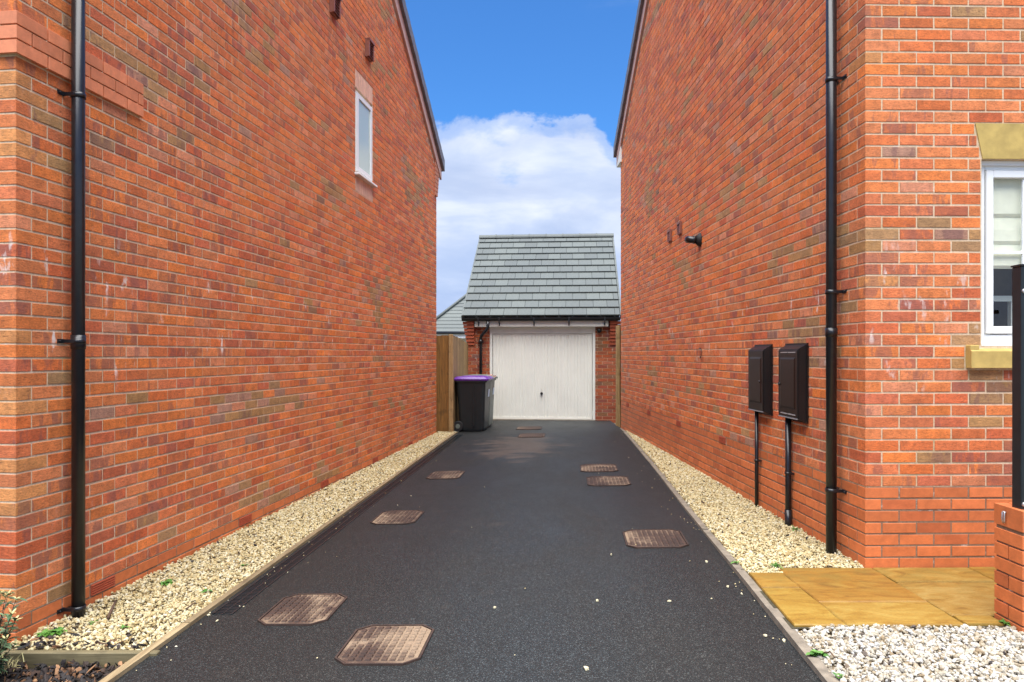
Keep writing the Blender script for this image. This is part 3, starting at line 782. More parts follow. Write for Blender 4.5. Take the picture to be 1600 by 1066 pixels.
# flue
Zf = F*2.373/(1094-770)
fl = empty('flue_outlet', right.matrix_basis @ Vector((0, Zf-RY, CAMH+(554-375)*Zf/F)), right.rotation_euler.z)
tag(fl, 'small black flue outlet with a rubber collar high on the right wall', 'flue')
q = MB(); q.tube([(0, 0, 0), (-.012, 0, 0), (-.03, 0, 0), (-.05, 0, 0)], [.080, .078, .062, .048], 20); q.done('collar', M['rubber'], fl)
q = MB(); q.tube([(-.03, 0, 0), (-.08, 0, 0), (-.105, .01, .004), (-.122, .035, .010), (-.128, .06, .012)], .040, 16); q.done('elbow', M['black'], fl)
q = MB(); q.tube([(-.065, 0, 0), (-.08, 0, 0)], .048, 16); q.done('rim', M['black'], fl)
# small bent bracket on the wall
Zb = F*2.373/(1097-770)
q = MB(); q.tube([(0, .05, .055), (-.02, .05, .055), (-.02, .0, .05), (-.02, -.03, .03), (-.02, -.03, -.03), (-.02, 0, -.05), (-.02, .04, -.05), (0, .04, -.05)], .005, 8)
o = q.done('overflow_outlet', M['black'], None, right.matrix_basis @ Vector((0, Zb-RY, CAMH+2*Zb/F)), right.rotation_euler.z)
tag(o, 'small black hook bracket fixed at eye level on the right wall', 'bracket')

# ------------------------------------------------------------------ garage
AG = R(4.6); GX, GY, GZ = .655, 16.30, .05
gar = empty('garage', (GX, GY, 0), -AG)
tag(gar, 'single brick garage with cream up-and-over door and grey tiled roof at the driveway end', 'garage')
DX0, DX1, DT = -1.155, 1.175, 2.06
gw = MB(); y = .007
for (p, q, z0, z1) in ((-1.653, DX0, -.2, 2.25), (DX0, DX1, 2.06, 2.25), (DX1, 1.653, -.2, 2.25)): gw.poly([(p, y, z0), (q, y, z0), (q, y, z1), (p, y, z1)])
for x in (-1.653, 1.653): gw.poly([(x, y, -.2), (x, 6.0, -.2), (x, 6.0, 2.3), (x, 3.0, 4.4), (x, y, 2.3)])
gw.poly([(-1.653, 6, -.2), (1.653, 6, -.2), (1.653, 6, 2.3), (-1.653, 6, 2.3)])
for x in (DX0, DX1): gw.poly([(x, y, -.2), (x, .2, -.2), (x, .2, 2.25), (x, y, 2.25)])
gw.done('mortar', M['mortar'], gar)
bg_ = Bricks(gar, 53, (.60, .50, .55))
kg = lambda k, t: 'smooth' if k < 2 else 'brick'
for k in range(0, 30):
    zc = .0+.075*k+.0375; kd = kg(k, 0); pt = 'plinth_brick' if kd == 'smooth' else 'brick'
    for (xa, xb, mir) in ((-1.66, DX0, 0), (DX1, 1.66, 1)):
        cuts = [0, .215, .2250, .44, .45, xb-xa] if k % 2 == 0 else [0, .1025, .1125, .3275, .3375, xb-xa]
        for i in range(0, 6, 2):
            p, q = cuts[i], cuts[i+1]
            if q-p < .02: continue
            if mir: c = xb-(p+q)/2
            else: c = xa+(p+q)/2
            bg_.add((c, 0, zc), math.pi, q-p, .022, .065, kd, (0, -1), 'slab', pt, c)
bg_.items = [i for i in bg_.items]
bg_.wall((-1.66, 0), (0, 1), (-1, 0), 6, 0, 30, 0, lambda k: .005 if k % 2 == 0 else .1125, kg)
bg_.wall((1.66, 0), (0, 1), (1, 0), 6, 0, 30, 0, lambda k: .005 if k % 2 == 0 else .1125, kg)
for k in range(7):                                              # corbelled eaves ends
    zc = 1.74+.075*k+.0; 
    for sx_ in (-1, 1):
        pr = .022*(k+1)
        bg_.add((sx_*(1.66-.085+.006*k), -pr+.05, zc), 0, .17+.012*k, .12, .066, 'string', (0, -1), 'corner', 'corbel_brick', 0, tuple(np.array((.42, .085, .030))*random.uniform(.85, 1.1)))
bg_.build()
# door: frame, ribbed leaf, handle, sill
q = MB(); q.box((DX0, .01, .02), (DX0+.06, .09, 2.06), .003); q.box((DX1-.06, .01, .02), (DX1, .09, 2.06), .003); q.box((DX0+.06, .012, 1.96), (DX1-.06, .09, 2.06), .003)
q.box((DX0, -.0, 2.06), (DX1, .05, 2.12)); q.done('door_frame', M['cream'], gar)
q = MB(); xa, xb = DX0+.07, DX1-.07; n_ = 30; pit = (xb-xa)/n_; prof = []
for i in range(n_):
    x = xa+pit*i; prof += [(x, .040), (x+pit*.62, .040), (x+pit*.72, .048), (x+pit*.90, .048)]
prof.append((xb, .040))
va = [q.bm.verts.new((x, y, .115)) for x, y in prof]; vb = [q.bm.verts.new((x, y, 1.925)) for x, y in prof]
for i in range(len(prof)-1): q.bm.faces.new((va[i], va[i+1], vb[i+1], vb[i]))
q.box((xa, .036, .068), (xb, .06, .115), .002); q.box((xa, .036, 1.925), (xb, .06, 1.952), .002)
dl_ = q.done('garage_door', M['door'], gar)
q = MB(); q.tube([(0, -.03, 0), (0, .0, 0)], [.026, .03], 16); q.box((-.008, -.045, -.045), (.008, -.03, .03), .003); q.done('handle', M['black'], gar, ((846-800)/F*16.3-GX, .036, CAMH-(615-554)/F*16.3))
q = MB(); q.tube([(0, 0, 0), (0, -.01, 0)], .008, 10); q.done('keyhole', M['steel'], gar, ((846-800)/F*16.3-GX, .036, CAMH-(609.5-554)/F*16.3))
q = MB(); q.box((DX0, -.06, .0), (DX1, .10, .066), .004); q.done('threshold', M['kerb'], gar)
q = MB(); q.box((-1.47, -.145, 2.108), (1.45, -.12, 2.235), .003); q.box((-1.47, -.12, 2.112), (1.45, -.001, 2.122)); q.done('fascia', M['cream'], gar)
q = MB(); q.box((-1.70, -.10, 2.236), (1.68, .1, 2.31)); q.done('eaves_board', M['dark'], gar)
# gutter
g_ = MB(); pr = []
for i in range(9):
    a = math.pi+math.pi*i/8; pr.append((-.205+.056*math.cos(a), 2.300+.072*math.sin(a)))
pr += [(-.205+.050, 2.300), *[(-.205+.050*math.cos(math.pi+math.pi*i/8), 2.300+.066*math.sin(math.pi+math.pi*i/8)) for i in range(7, 0, -1)], (-.205-.050, 2.300)]
g_.prism([(-1.745, y, z) for y, z in pr], (3.45, 0, 0)); g_.done('gutter', M['black'], gar)
for x in (-1.38, -.92, -.16, .60, 1.37):
    q = MB(); q.box((x-.012, -.262, 2.190), (x+.012, -.146, 2.205), .002); q.box((x-.012, -.268, 2.20), (x+.012, -.2615, 2.306), .002); q.box((x-.014, -.160, 2.13), (x+.014, -.1455, 2.215), .002); q.done('gutter_bracket', M['black'], gar)
q = MB(); q.tube([(-1.17, -.205, 2.24), (-1.17, -.205, 2.10), (-1.20, -.195, 2.04), (-1.32, -.10, 1.92), (-1.345, -.065, 1.86), (-1.345, -.06, 1.80), (-1.345, -.06, .06)], .033, 14); q.done('garage_downpipe', M['black'], gar)
q = MB(); q.tube([(-1.345, -.06, 1.74), (-1.345, -.06, 1.83)], .042, 14); q.box((-1.41, -.06, 1.765), (-1.28, -.0, 1.785)); q.done('pipe_clip', M['black'], gar)
q = MB(); q.tube([(1.26, -.0, 2.02), (1.26, -.06, 2.02), (1.26, -.09, 2.0)], [.05, .05, .035], 14); q.done('wall_lamp', M['black'], gar)
# roof tiles
ey, ez_, ry, rz_ = -.235, 2.325, 3.0, 4.56
sl_len = math.hypot(ry-ey, rz_-ez_); pitch = math.atan2(rz_-ez_, ry-ey); gauge = sl_len/12
q = MB(); q.prism([(-1.72, ey+.02, ez_-.03), (-1.72, ry, rz_-.03), (-1.72, 6.2, 2.3), (-1.72, 6.2, 2.2), (-1.72, ry, rz_-.12), (-1.72, ey+.1, ez_-.06)], (3.41, 0, 0)); q.done('roof_deck', M['roofgrey'], gar)
tm = {}
def tile_mesh(wd_):
    key = round(wd_, 3)
    if key in tm: return tm[key]
    bm = bmesh.new(); L_ = gauge+.055
    # x across, y up the slope, z normal; bottom edge lifted over the course below
    lo, hi, th = .044, .008, .030; x0, x1 = 0.0035, wd_-.0035
    vs = [bm.verts.new(p) for p in ((x0, 0, lo-th), (x1, 0, lo-th), (x1, L_, hi-th), (x0, L_, hi-th), (x0, .003, lo), (x1, .003, lo), (x1, L_, hi), (x0, L_, hi))]
    for f in ((4, 5, 6, 7), (0, 3, 2, 1), (0, 1, 5, 4), (1, 2, 6, 5), (2, 3, 7, 6), (3, 0, 4, 7)): bm.faces.new([vs[i] for i in f])
    me = bpy.data.meshes.new('roof_tile'); bm.to_mesh(me); bm.free(); me.materials.append(M['tile']); tm[key] = me; return me
for r_ in range(12):
    x = -1.735; end = 1.695; tw = .302; offs = (.15 if r_ % 2 else .302)
    s0 = gauge*r_
    while x < end-.01:
        wdt = min(tw if x > -1.73 else offs, end-x)
        o = link('roof_tile', tile_mesh(wdt), gar, (x, ey+s0*math.cos(pitch), ez_+s0*math.sin(pitch)))
        o.rotation_euler = (pitch+R(random.uniform(-.25, .25)), 0, R(random.uniform(-.12, .12))); x += wdt
for sx_, x in ((-1, -1.755), (1, 1.70)):                             # verge
    for r_ in range(12):
        s0 = gauge*r_; q = MB(); q.box((0, 0, -.07), (.04, gauge-.01, .032), .003)
        o = q.done('verge_cap', M['tile'], gar, (x, ey+s0*math.cos(pitch), ez_+s0*math.sin(pitch))); o.rotation_euler = (pitch, 0, 0)
rg = MB(); pr = [(ry+.12*math.cos(math.pi*i/8), rz_-.02+.10*math.sin(math.pi*i/8)) for i in range(9)]
rg.prism([(0, y, z) for y, z in pr], (.44, 0, 0)); me_ = None
for i in range(8):
    if i == 0: first_r = rg.done('ridge_tile', M['tile'], gar, (-1.755, 0, 0))
    else:
        o = link('ridge_tile', first_r.data, gar, (-1.755+.437*i, 0, 0))
        if i == 7: o.location.x = 1.742-.44
    q = MB(); q.prism([(0, ry+.13*math.cos(math.pi*k/8), rz_-.02+.112*math.sin(math.pi*k/8)) for k in range(9)], (.03, 0, 0)); 
    if i: q.done('ridge_union', M['tile'], gar, (-1.77+.437*i if i < 7 else 1.742-.455, 0, 0))
    else: q.bm.free()

# ------------------------------------------------------------------ neighbouring roof behind the fence
nb = empty('hipped_building', (-3.0, 25.0, 0)); tag(nb, 'low building with a hipped grey roof just visible behind the timber fence', 'building')
q = MB(); q.box((.30, .4, -.3), (5.2, 6.2, 2.06)); q.done('wall', simple('pale_render', (.55, .52, .46), .8, .08, 3, .1), nb)
q = MB(); q.box((-.02, .06, 2.05), (5.5, .10, 2.20), .004); q.box((-.02, .10, 2.05), (5.5, .4, 2.07)); q.done('fascia', M['white'], nb)
q = MB(); q.tube([(-.12, .0, 2.235), (5.6, .0, 2.235)], .05, 10); q.done('gutter', M['black'], nb)
for i in range(21):                                               # stepped tile courses, hipped on the left
    u = .142*i; z0 = 2.26+.906*u
    q = MB(); q.prism([(-.07+u, u, z0-.01), (-.07+u, u, z0+.024), (.09+u, u+.16, z0+.145), (.09+u, u+.16, z0+.10)], (5.5-u-.07-u, 0, 0)); q.done('tile_course', M['tile'], nb)
q = MB(); q.tube([(-.13, -.04, 2.27), (2.85, 2.94, 2.27+2.98*.906)], .05, 8); q.done('hip_ridge', M['tile'], nb)
q = MB(); q.poly([(-.07, .02, 2.25), (-.07, 6.4, 2.25), (2.85, 3.2, 2.25+2.92*.906), (2.85, 2.94, 2.25+2.92*.906)]); q.done('roof_side', M['tile'], nb)

# ------------------------------------------------------------------ timber fences
def board_fence(name, label, p0, p1, z0, h0, h1, bw, m, curve=0, rail=True, top=None):
    p0, p1 = Vector(p0), Vector(p1); d = p1-p0; L = d.length; ang = math.atan2(d.y, d.x)
    o = empty(name, (p0.x, p0.y, z0), ang); tag(o, label, 'fence'); n = max(1, round(L/bw)); w = L/n
    for i in range(n):
        u = (i+.5)/n; h = h0+(h1-h0)*u + curve*(4*u*(1-u)) + random.uniform(-.006, .006)
        q = MB(); q.prism([(w*i-.004, -.008, 0), (w*i-.004, -.008, h), (w*(i+1), -.016, h), (w*(i+1), -.016, 0)], (0, .011, 0)); q.done('board', m, o)
    if rail:
        for z in (.35, .95, 1.5):
            q = MB(); q.box((0, .006, z), (L, .05, z+.07)); q.done('rail', m, o)
    return o
board_fence('timber_fence', 'brown vertical board fence between the left house and the paler gate side', (-1.47, 13.66), (-1.14, 13.66), .05, 1.80, 1.80, .075, M['fence'])
board_fence('timber_fence', 'pale board fence running back from the corner post to the garage', (-1.10, 13.70), (-.985, 16.35), .05, 1.80, 1.68, .12, M['fence2'], .02)
q = MB(); q.box((-.04, -.04, 0), (.04, .04, 1.82), .004); tag(q.done('fence_post', M['fence2'], None, (-1.125, 13.63, .05)), 'pale square timber post where the two left fences meet, behind the purple lidded bin', 'post')
q = MB(); q.box((-.035, -.04, 0), (.035, .04, 1.98), .004); q.box((.0, -.06, 0), (.04, -.0405, .42), .003)
tag(q.done('fence_post', M['fence2'], None, (2.075, 14.5, .08)), 'pale timber post in the narrow gap between the garage and the right house', 'post')
board_fence('timber_fence', 'narrow brown boards closing the gap beside the right house', (2.09, 14.55), (2.33, 14.60), .06, 2.02, 2.06, .06, M['fence'])

# ------------------------------------------------------------------ edgings
def strip(name, pts, w, z0, z1, m, parent, side=1):
    """board following pts [(x,y)], width w to the given side"""
    q = MB(); n = len(pts); L_, R_ = [], []
    for i, (x, y) in enumerate(pts):
        a = Vector(pts[max(i-1, 0)]); b = Vector(pts[min(i+1, n-1)]); d = (b-a).normalized(); nr = Vector((d.y, -d.x))*side
        L_.append((x, y)); R_.append((x+nr.x*w, y+nr.y*w))
    for i in range(n-1):
        za0, za1 = z1(L_[i][1]), z1(L_[i+1][1])
        a = [(*L_[i], za0), (*L_[i+1], za1), (*R_[i+1], za1), (*R_[i], za0)]
        q.prism(a, (0, 0, -.14))
    return q.done(name, m, parent)
el_ = empty('timber_edging', (XL(3), 3, 0)); tag(el_, 'long thin timber edging between the left gravel strip and the driveway', 'edging')
ys = [1.2, 4.1, 7.4, 10.6, 13.62]
for a, b in zip(ys, ys[1:]):
    o = strip('board', [(XL(a+.004), a+.004), (XL((a+b)/2)+random.uniform(-.006, .006), (a+b)/2), (XL(b-.004), b-.004)], .042, None, lambda Y: zL(Y)+.022, M['edgewood'], None, -1)
    o.parent = el_; o.location = -Vector(el_.location)
er = empty('concrete_edging', (XR(3), 3, 0)); tag(er, 'weathered concrete edging strip between the driveway and the right gravel', 'edging')
ys = [1.25]
while ys[-1] < 13.3: ys.append(ys[-1]+.915)
for a, b in zip(ys, ys[1:]):
    b = min(b, 13.75); dz = random.uniform(-.003, .003)
    o = strip('edging_block', [(XR(a+.003), a+.003), (XR((a+b)/2), (a+b)/2), (XR(b-.003), b-.003)], .05, None, lambda Y: zR(Y)+.018+dz+.016*math.exp(-((Y-4.2)/1.2)**2), M['kerb'], None, 1)
    o.parent = er; o.location = -Vector(er.location)
q = MB(); q.box((0, 0, -.12), (.82, .04, .0), .004); dvd = q.done('timber_divider', M['edgewoodx'], None, (-2.60, 3.705, .004))
tag(dvd, 'short timber board separating the bark bed from the left gravel', 'edging')

# ------------------------------------------------------------------ channel drain
dr_ = empty('channel_drain', (XL(5)+.03, 4.3, zL(4.3)+.003), -math.atan(.0825)); tag(dr_, 'slotted black channel drain running along the left edge of the driveway', 'drain')
def drain_piece(Y0, Y1, first):
    L_ = (Y1-Y0)/math.cos(math.atan(.0825)); 
    q = MB(); q.box((0, 0, -.03), (.010, L_, .006)); q.box((.110, 0, -.03), (.120, L_, .006)); q.box((.01, 0, -.03), (.11, L_, -.012))
    n = int(L_/.024)
    for i in range(n):
        y = (i+.5)*L_/n; q.box((.010, y-.0055, -.012), (.110, y+.0055, .004))
    q.box((.056, 0, -.012), (.064, L_, .0045))
    return q
Y = 4.28; proto = None
while Y < 13.2:
    Yn = Y+1.0
    if proto is None: proto = drain_piece(0, .995, True).done('grating', M['black2'], None); ob = proto
    else: ob = link('grating', proto.data)
    ob.parent = None
    ob.location = (XL(Y)+.035, Y, zL(Y)+.004); ob.rotation_euler = (math.atan((zL(Yn)-zL(Y))), 0, -math.atan(.0825))
    bpy.context.view_layer.update(); mwo = ob.matrix_basis.copy(); ob.parent = dr_
    ob.matrix_parent_inverse = (Matrix.Translation(dr_.location) @ Matrix.Rotation(dr_.rotation_euler.z, 4, 'Z')).inverted(); Y = Yn

# ------------------------------------------------------------------ inspection covers
def cover_meshes(w, d):
    c = .07; out = []
    def octo(w, d, c, z): return [(-w/2+c, -d/2, z), (w/2-c, -d/2, z), (w/2, -d/2+c, z), (w/2, d/2-c, z), (w/2-c, d/2, z), (-w/2+c, d/2, z), (-w/2, d/2-c, z), (-w/2, -d/2+c, z)]
    f = MB(); f.loft([octo(w, d, c, -.01), octo(w, d, c, .006), octo(w-.02, d-.02, c-.006, .006), octo(w-.02, d-.02, c-.006, -.004)], cap=False)
    p = MB(); p.prism([Vector(v) for v in octo(w-.03, d-.03, c-.008, .003)], (0, 0, -.02))
    t = MB(); nx_, ny_ = max(7, round(w/.046)), max(8, round(d/.046))
    pw, pd = (w-.06)/nx_, (d-.06)/ny_
    for i in range(nx_):
        for j in range(ny_):
            x = -w/2+.03+pw*(i+.5); y = -d/2+.03+pd*(j+.5)
            if abs(x)+abs(y) > w/2+d/2-c-.055: continue
            if (i, j) in ((1, ny_//2), (nx_-2, ny_//2)): continue
            g = .0055; t.loft([[(x-pw/2+g, y-pd/2+g, .003), (x+pw/2-g, y-pd/2+g, .003), (x+pw/2-g, y+pd/2-g, .003), (x-pw/2+g, y+pd/2-g, .003)],
                               [(x-pw/2+g+.003, y-pd/2+g+.003, .010), (x+pw/2-g-.003, y-pd/2+g+.003, .010), (x+pw/2-g-.003, y+pd/2-g-.003, .010), (x-pw/2+g+.003, y+pd/2-g-.003, .010)]])
    return f, p, t
CV = [((398, 551), (930, 978), 'rusty brown inspection cover nearest the bottom left, beside the channel drain'),
      ((518, 688), (979, 1040), 'inspection cover nearest the camera, half rust and half pale dust'),
      ((577, 666), (799, 820), 'inspection cover third from the camera on the left side of the driveway'),
      ((664, 729), (737, 749), 'inspection cover farthest along the left side, a little before the bins'),
      ((970, 1076), (829, 857), 'nearest inspection cover on the right side, dusty with a dark worn patch'),
      ((915, 986), (745, 760), 'right hand inspection cover, nearer of the close middle pair'),
      ((905, 966), (726, 738), 'right hand inspection cover, farther of the close middle pair'),
      ((808, 854), (677, 685), 'small inspection cover near the garage, nearer of the last two'),
      ((806, 848), (667, 672), 'small inspection cover closest to the garage door')]
for (x0, x1), (y0, y1), lab in CV:
    yc = (y0+y1)/2; z = .03
    for _ in range(4): p = P((x0+x1)/2, yc, z); z = G(p.x, p.y)
    Zt, Zb_ = F*(CAMH-z)/(y0-554), F*(CAMH-z)/(y1-554)
    skew = abs((893-(x0+x1)/2)*(y1-y0)/(yc-554)); w_ = ((x1-x0)-skew)*p.y/F; d_ = min(Zt-Zb_, .62)
    w_ = min(max(w_, .40), .52); d_ = min(max(d_, .46), .60)
    sx_ = (G(p.x+.1, p.y)-G(p.x-.1, p.y))/.2; sy_ = (G(p.x, p.y+.1)-G(p.x, p.y-.1))/.2
    o = empty('manhole_cover', (p.x, (Zt+Zb_)/2, z+.004)); o.rotation_euler = (math.atan(sy_), -math.atan(sx_), -R(4.5))
    tag(o, lab, 'manhole cover', 'inspection covers in the driveway')
    f, pl, t = cover_meshes(w_, d_); f.done('frame', M['cover_rim'], o); pl.done('plate', M['cover_gap'], o); t.done('tread', M['cover'], o)

# ------------------------------------------------------------------ sandstone flags
fl_ = empty('patio', (1.42, 3.72, 0)); fl_['kind'] = 'structure'
ZF = .142
def xe(Y): return XR(Y)+.052
slabs = [((None, 1.68), (4.312, 4.60)), ((None, 1.68), (3.72, 4.304)), ((1.688, 2.288), (4.066, 4.705)), ((1.688, 2.288), (3.725, 4.058)),
         ((2.296, 2.90), (4.420, 4.705)), ((2.296, 3.10), (3.86, 4.412)), ((2.908, 3.6), (4.42, 4.72)), ((3.108, 3.9), (3.86, 4.412)), ((2.296, 2.49), (3.735, 3.853))]
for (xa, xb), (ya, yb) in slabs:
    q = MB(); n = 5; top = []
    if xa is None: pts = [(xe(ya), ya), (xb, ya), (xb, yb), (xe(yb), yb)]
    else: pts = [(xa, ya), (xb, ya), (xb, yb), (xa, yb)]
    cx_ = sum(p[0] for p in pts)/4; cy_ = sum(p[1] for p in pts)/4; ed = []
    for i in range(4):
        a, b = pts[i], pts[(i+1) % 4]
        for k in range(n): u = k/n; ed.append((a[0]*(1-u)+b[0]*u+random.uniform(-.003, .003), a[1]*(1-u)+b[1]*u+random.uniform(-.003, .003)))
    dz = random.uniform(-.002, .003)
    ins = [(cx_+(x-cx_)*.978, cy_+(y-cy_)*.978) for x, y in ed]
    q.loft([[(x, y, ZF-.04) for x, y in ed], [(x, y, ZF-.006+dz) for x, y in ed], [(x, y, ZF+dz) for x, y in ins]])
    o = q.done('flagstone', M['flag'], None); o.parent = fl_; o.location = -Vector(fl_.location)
q = MB(); q.poly([(1.40, 3.70, ZF-.014), (4.2, 3.70, ZF-.014), (4.2, 4.75, ZF-.014), (1.46, 4.72, ZF-.014)]); o = q.done('joint_bed', simple('joint_sand', (.045, .038, .018), .95, .4, 30, .3), None); o.parent = fl_; o.location = -Vector(fl_.location)

# ------------------------------------------------------------------ low wall, post
lw = empty('low_wall', (2.508, 3.63, 0), 0); tag(lw, 'low smooth brick garden wall at the right edge carrying a black post', 'wall')
bw_ = Bricks(lw, 77)
WTOP = .73-.115
for k in range(9):
    zc = WTOP-.075*k-.0375-.005
    if k % 2 == 0:      # end face shows a full-width header pair seen as one stretcher
        bw_.add((.05125, .1075, zc), math.pi/2, .215, .1025, .065, 'smooth', (-1, 0), 'corner', 'brick', 0); x = .1125
        for i in range(8):
            for yy in (.05125, .16375): bw_.add((x+.1075+.225*i, yy, zc), 0, .215, .1025, .065, 'smooth', (0, -1), 'corner', 'brick', 0)
    else:
        for yy in (.05125, .16375):
            for i in range(8): bw_.add((.1075+.225*i, yy, zc), 0, .215, .1025, .065, 'smooth', (0, -1), 'corner', 'brick', 0)
for i in range(25):
    bw_.add((.0325+.075*i, .1075, .73-.0535), math.pi/2, .219, .065, .105, 'smooth', (-1, 0), 'corner', 'coping_brick', 0)
bw_.build()
q = MB(); q.box((.008, .008, -.15), (1.85, .207, .725-.012)); q.done('mortar', M['mortar_dark'], lw)
q = MB(); q.tube([(-.004, .135, .70), (-.010, .135, .70), (-.012, .135, .665), (-.008, .135, .645)], .004, 8); q.tube([(-.004, .118, .70), (-.010, .118, .70), (-.012, .118, .66), (-.008, .122, .645)], .004, 8); q.tube([(-.010, .135, .70), (-.010, .118, .70)], .004, 8); q.done('metal_tie', M['steel'], lw)
po = empty('metal_post', (2.553, 3.70, .725)); tag(po, 'black square metal railing post bolted on the low brick wall', 'post')
q = MB(); q.box((-.022, -.028, 0), (.055, .045, 1.215), .004); q.box((-.026, -.032, 1.215), (.059, .049, 1.225), .002); q.done('shaft', M['black2'], po)
q = MB(); q.box((-.004, -.055, .02), (.12, -.029, .034), .002); q.done('foot_bracket', M['steel'], po)
for z in (.03, 1.09): q = MB(); q.tube([(-.010, -.028, z), (-.010, -.036, z)], [.012, .009], 12); q.done('bolt', M['steel'], po)
for z in (.15, 1.10): q = MB(); q.box((.055, -.005, z), (1.4, .025, z+.03)); q.done('rail', M['black2'], po)
for i in range(11): q = MB(); q.box((.15+.115*i, .002, .18), (.166+.115*i, .018, 1.10)); q.done('baluster', M['black2'], po)

# ------------------------------------------------------------------ gravel, bark
ico_v = []; t_ = (1+5**.5)/2
for a, b in ((-1, t_), (1, t_), (-1, -t_), (1, -t_)): ico_v += [(a, b, 0), (0, a, b), (b, 0, a)]
ico_v = np.array(ico_v, float); ico_v /= np.linalg.norm(ico_v[0])
bmq = bmesh.new()
for v in ico_v: bmq.verts.new(v)
hull = bmesh.ops.convex_hull(bmq, input=list(bmq.verts)); bmq.verts.index_update()
ico_f = np.array([[v.index for v in f.verts] for f in bmq.faces]); bmq.free()
def stones(name, pos, rad, m, flat=.7, elong=1.5, jit=.22):
    N = len(pos); V = np.repeat(ico_v[None], N, 0)
    V = V*(1+rng.uniform(-jit, jit, (N, 12, 1)))
    sc = np.stack([rng.uniform(.8, elong, N), rng.uniform(.7, 1.1, N), rng.uniform(flat*.8, flat*1.25, N)], 1)*rad[:, None]
    V = V*sc[:, None, :]
    q = rng.normal(size=(N, 4)); q[:, 1:3] *= .45; q /= np.linalg.norm(q, axis=1)[:, None]; w, x, y, z = q.T
    Rm = np.stack([1-2*(y*y+z*z), 2*(x*y-z*w), 2*(x*z+y*w), 2*(x*y+z*w), 1-2*(x*x+z*z), 2*(y*z-x*w), 2*(x*z-y*w), 2*(y*z+x*w), 1-2*(x*x+y*y)], 1).reshape(N, 3, 3)
    V = np.einsum('nij,nkj->nki', Rm, V) + pos[:, None, :]
    Fx = (ico_f[None]+12*np.arange(N)[:, None, None]).reshape(-1)
    me = np_mesh(name, V.reshape(-1, 3), Fx, np.full(N*len(ico_f), 3)); me.materials.append(m); return me
def lwallx(Y): return LX + (Y-LY)*math.tan(AL)
def rwallx(Y): return RX + (Y-RY)*math.tan(AR)
def scatter(n, y0, y1, xa, xb, zf, r0, r1, grow=0):
    Y = rng.uniform(y0, y1, n*2); A = np.array([xa(y) for y in Y]); B = np.array([xb(y) for y in Y])
    wmax = (B-A).max(); keep = rng.random(n*2)*wmax < (B-A); Y, A, B = Y[keep][:n], A[keep][:n], B[keep][:n]
    X = A+(B-A)*rng.random(len(Y)); Z = np.array([zf(x, y) for x, y in zip(X, Y)])
    r = rng.uniform(r0, r1, len(Y))*(1+.35*(rng.random(len(Y)) > .85)); Z = Z + rng.uniform(-.010, .008, len(Y)); return np.stack([X, Y, Z], 1), r
def gzl(x, y): return zL(y)+.010+.012*max(0, 1-(x-lwallx(y))/.2)+.006*noise.noise(Vector((x*5, y*5, 0)))
def gzr(x, y): return zR(y)+.022+ .022*min(1, max(0, (x-XR(y))/.3))+.006*noise.noise(Vector((x*5, y*5, 3)))
def sheet(name, y0, y1, xa, xb, zf, m, n=30, dz=-.016):
    bm = bmesh.new(); rows = []
    for j in range(n+1):
        y = y0+(y1-y0)*j/n; rows.append([bm.verts.new((xa(y)+(xb(y)-xa(y))*i/4, y, zf(xa(y)+(xb(y)-xa(y))*i/4, y)+dz)) for i in range(5)])
    for j in range(n):
        for i in range(4): bm.faces.new((rows[j][i], rows[j][i+1], rows[j+1][i+1], rows[j+1][i]))
    me = bpy.data.meshes.new(name); bm.to_mesh(me); bm.free(); me.materials.append(m); return tag(link(name, me), kind='structure')
eL = lambda y: XL(y)-.044; eR = lambda y: XR(y)+.052
p1, r1 = scatter(12500, 3.76, 7.5, lambda y: lwallx(y) if y > LY else -2.62, eL, gzl, .0062, .0112)
p2, r2 = scatter(8500, 7.5, 13.7, lwallx, eL, gzl, .008, .013)
o = link('gravel', stones('gravel', np.concatenate([p1, p2]), np.concatenate([r1, r2]), M['gravel_warm'])); tag(o, 'cream gravel strip along the foot of the left house', 'gravel', kind='stuff')
sheet('gravel_bed', 3.745, 13.7, lambda y: lwallx(max(y, LY)), eL, gzl, M['bed'])
p1, r1 = scatter(12500, 4.60, 8, eR, rwallx, gzr, .0062, .0112); p2, r2 = scatter(6500, 8, 13.8, eR, rwallx, gzr, .008, .013)
pa = p1[(p1[:, 1] > 4.60) & ((p1[:, 1] > 4.72) | (p1[:, 0] < 2.25))]; ra = r1[(p1[:, 1] > 4.60) & ((p1[:, 1] > 4.72) | (p1[:, 0] < 2.25))]
kp = ~((pa[:, 1] < 4.715) & (pa[:, 0] > 1.69)); pa, ra = pa[kp], ra[kp]
o = link('gravel', stones('gravel', np.concatenate([pa, p2]), np.concatenate([ra, r2]), M['gravel_warm'])); tag(o, 'cream gravel strip between the edging and the right house', 'gravel', kind='stuff')
sheet('gravel_bed', 4.60, 13.8, eR, rwallx, gzr, M['bed'])
gz3 = lambda x, y: .128 - .02*max(0, 1-(x-XR(y))/.25) + .006*noise.noise(Vector((x*5, y*5, 6)))
p3, r3 = scatter(20000, 2.1, 3.72, eR, lambda y: 3.3, gz3, .0062, .0125)
kp = ~((p3[:, 0] > 2.50) & (p3[:, 1] > 3.625)); p3, r3 = p3[kp], r3[kp]
o = link('gravel', stones('gravel', p3, r3, M['gravel_white'])); tag(o, 'whiter coarse gravel patch in front of the sandstone flags', 'gravel', kind='stuff')
sheet('gravel_bed', 1.0, 3.72, eR, lambda y: 5.0, gz3, M['bed'])
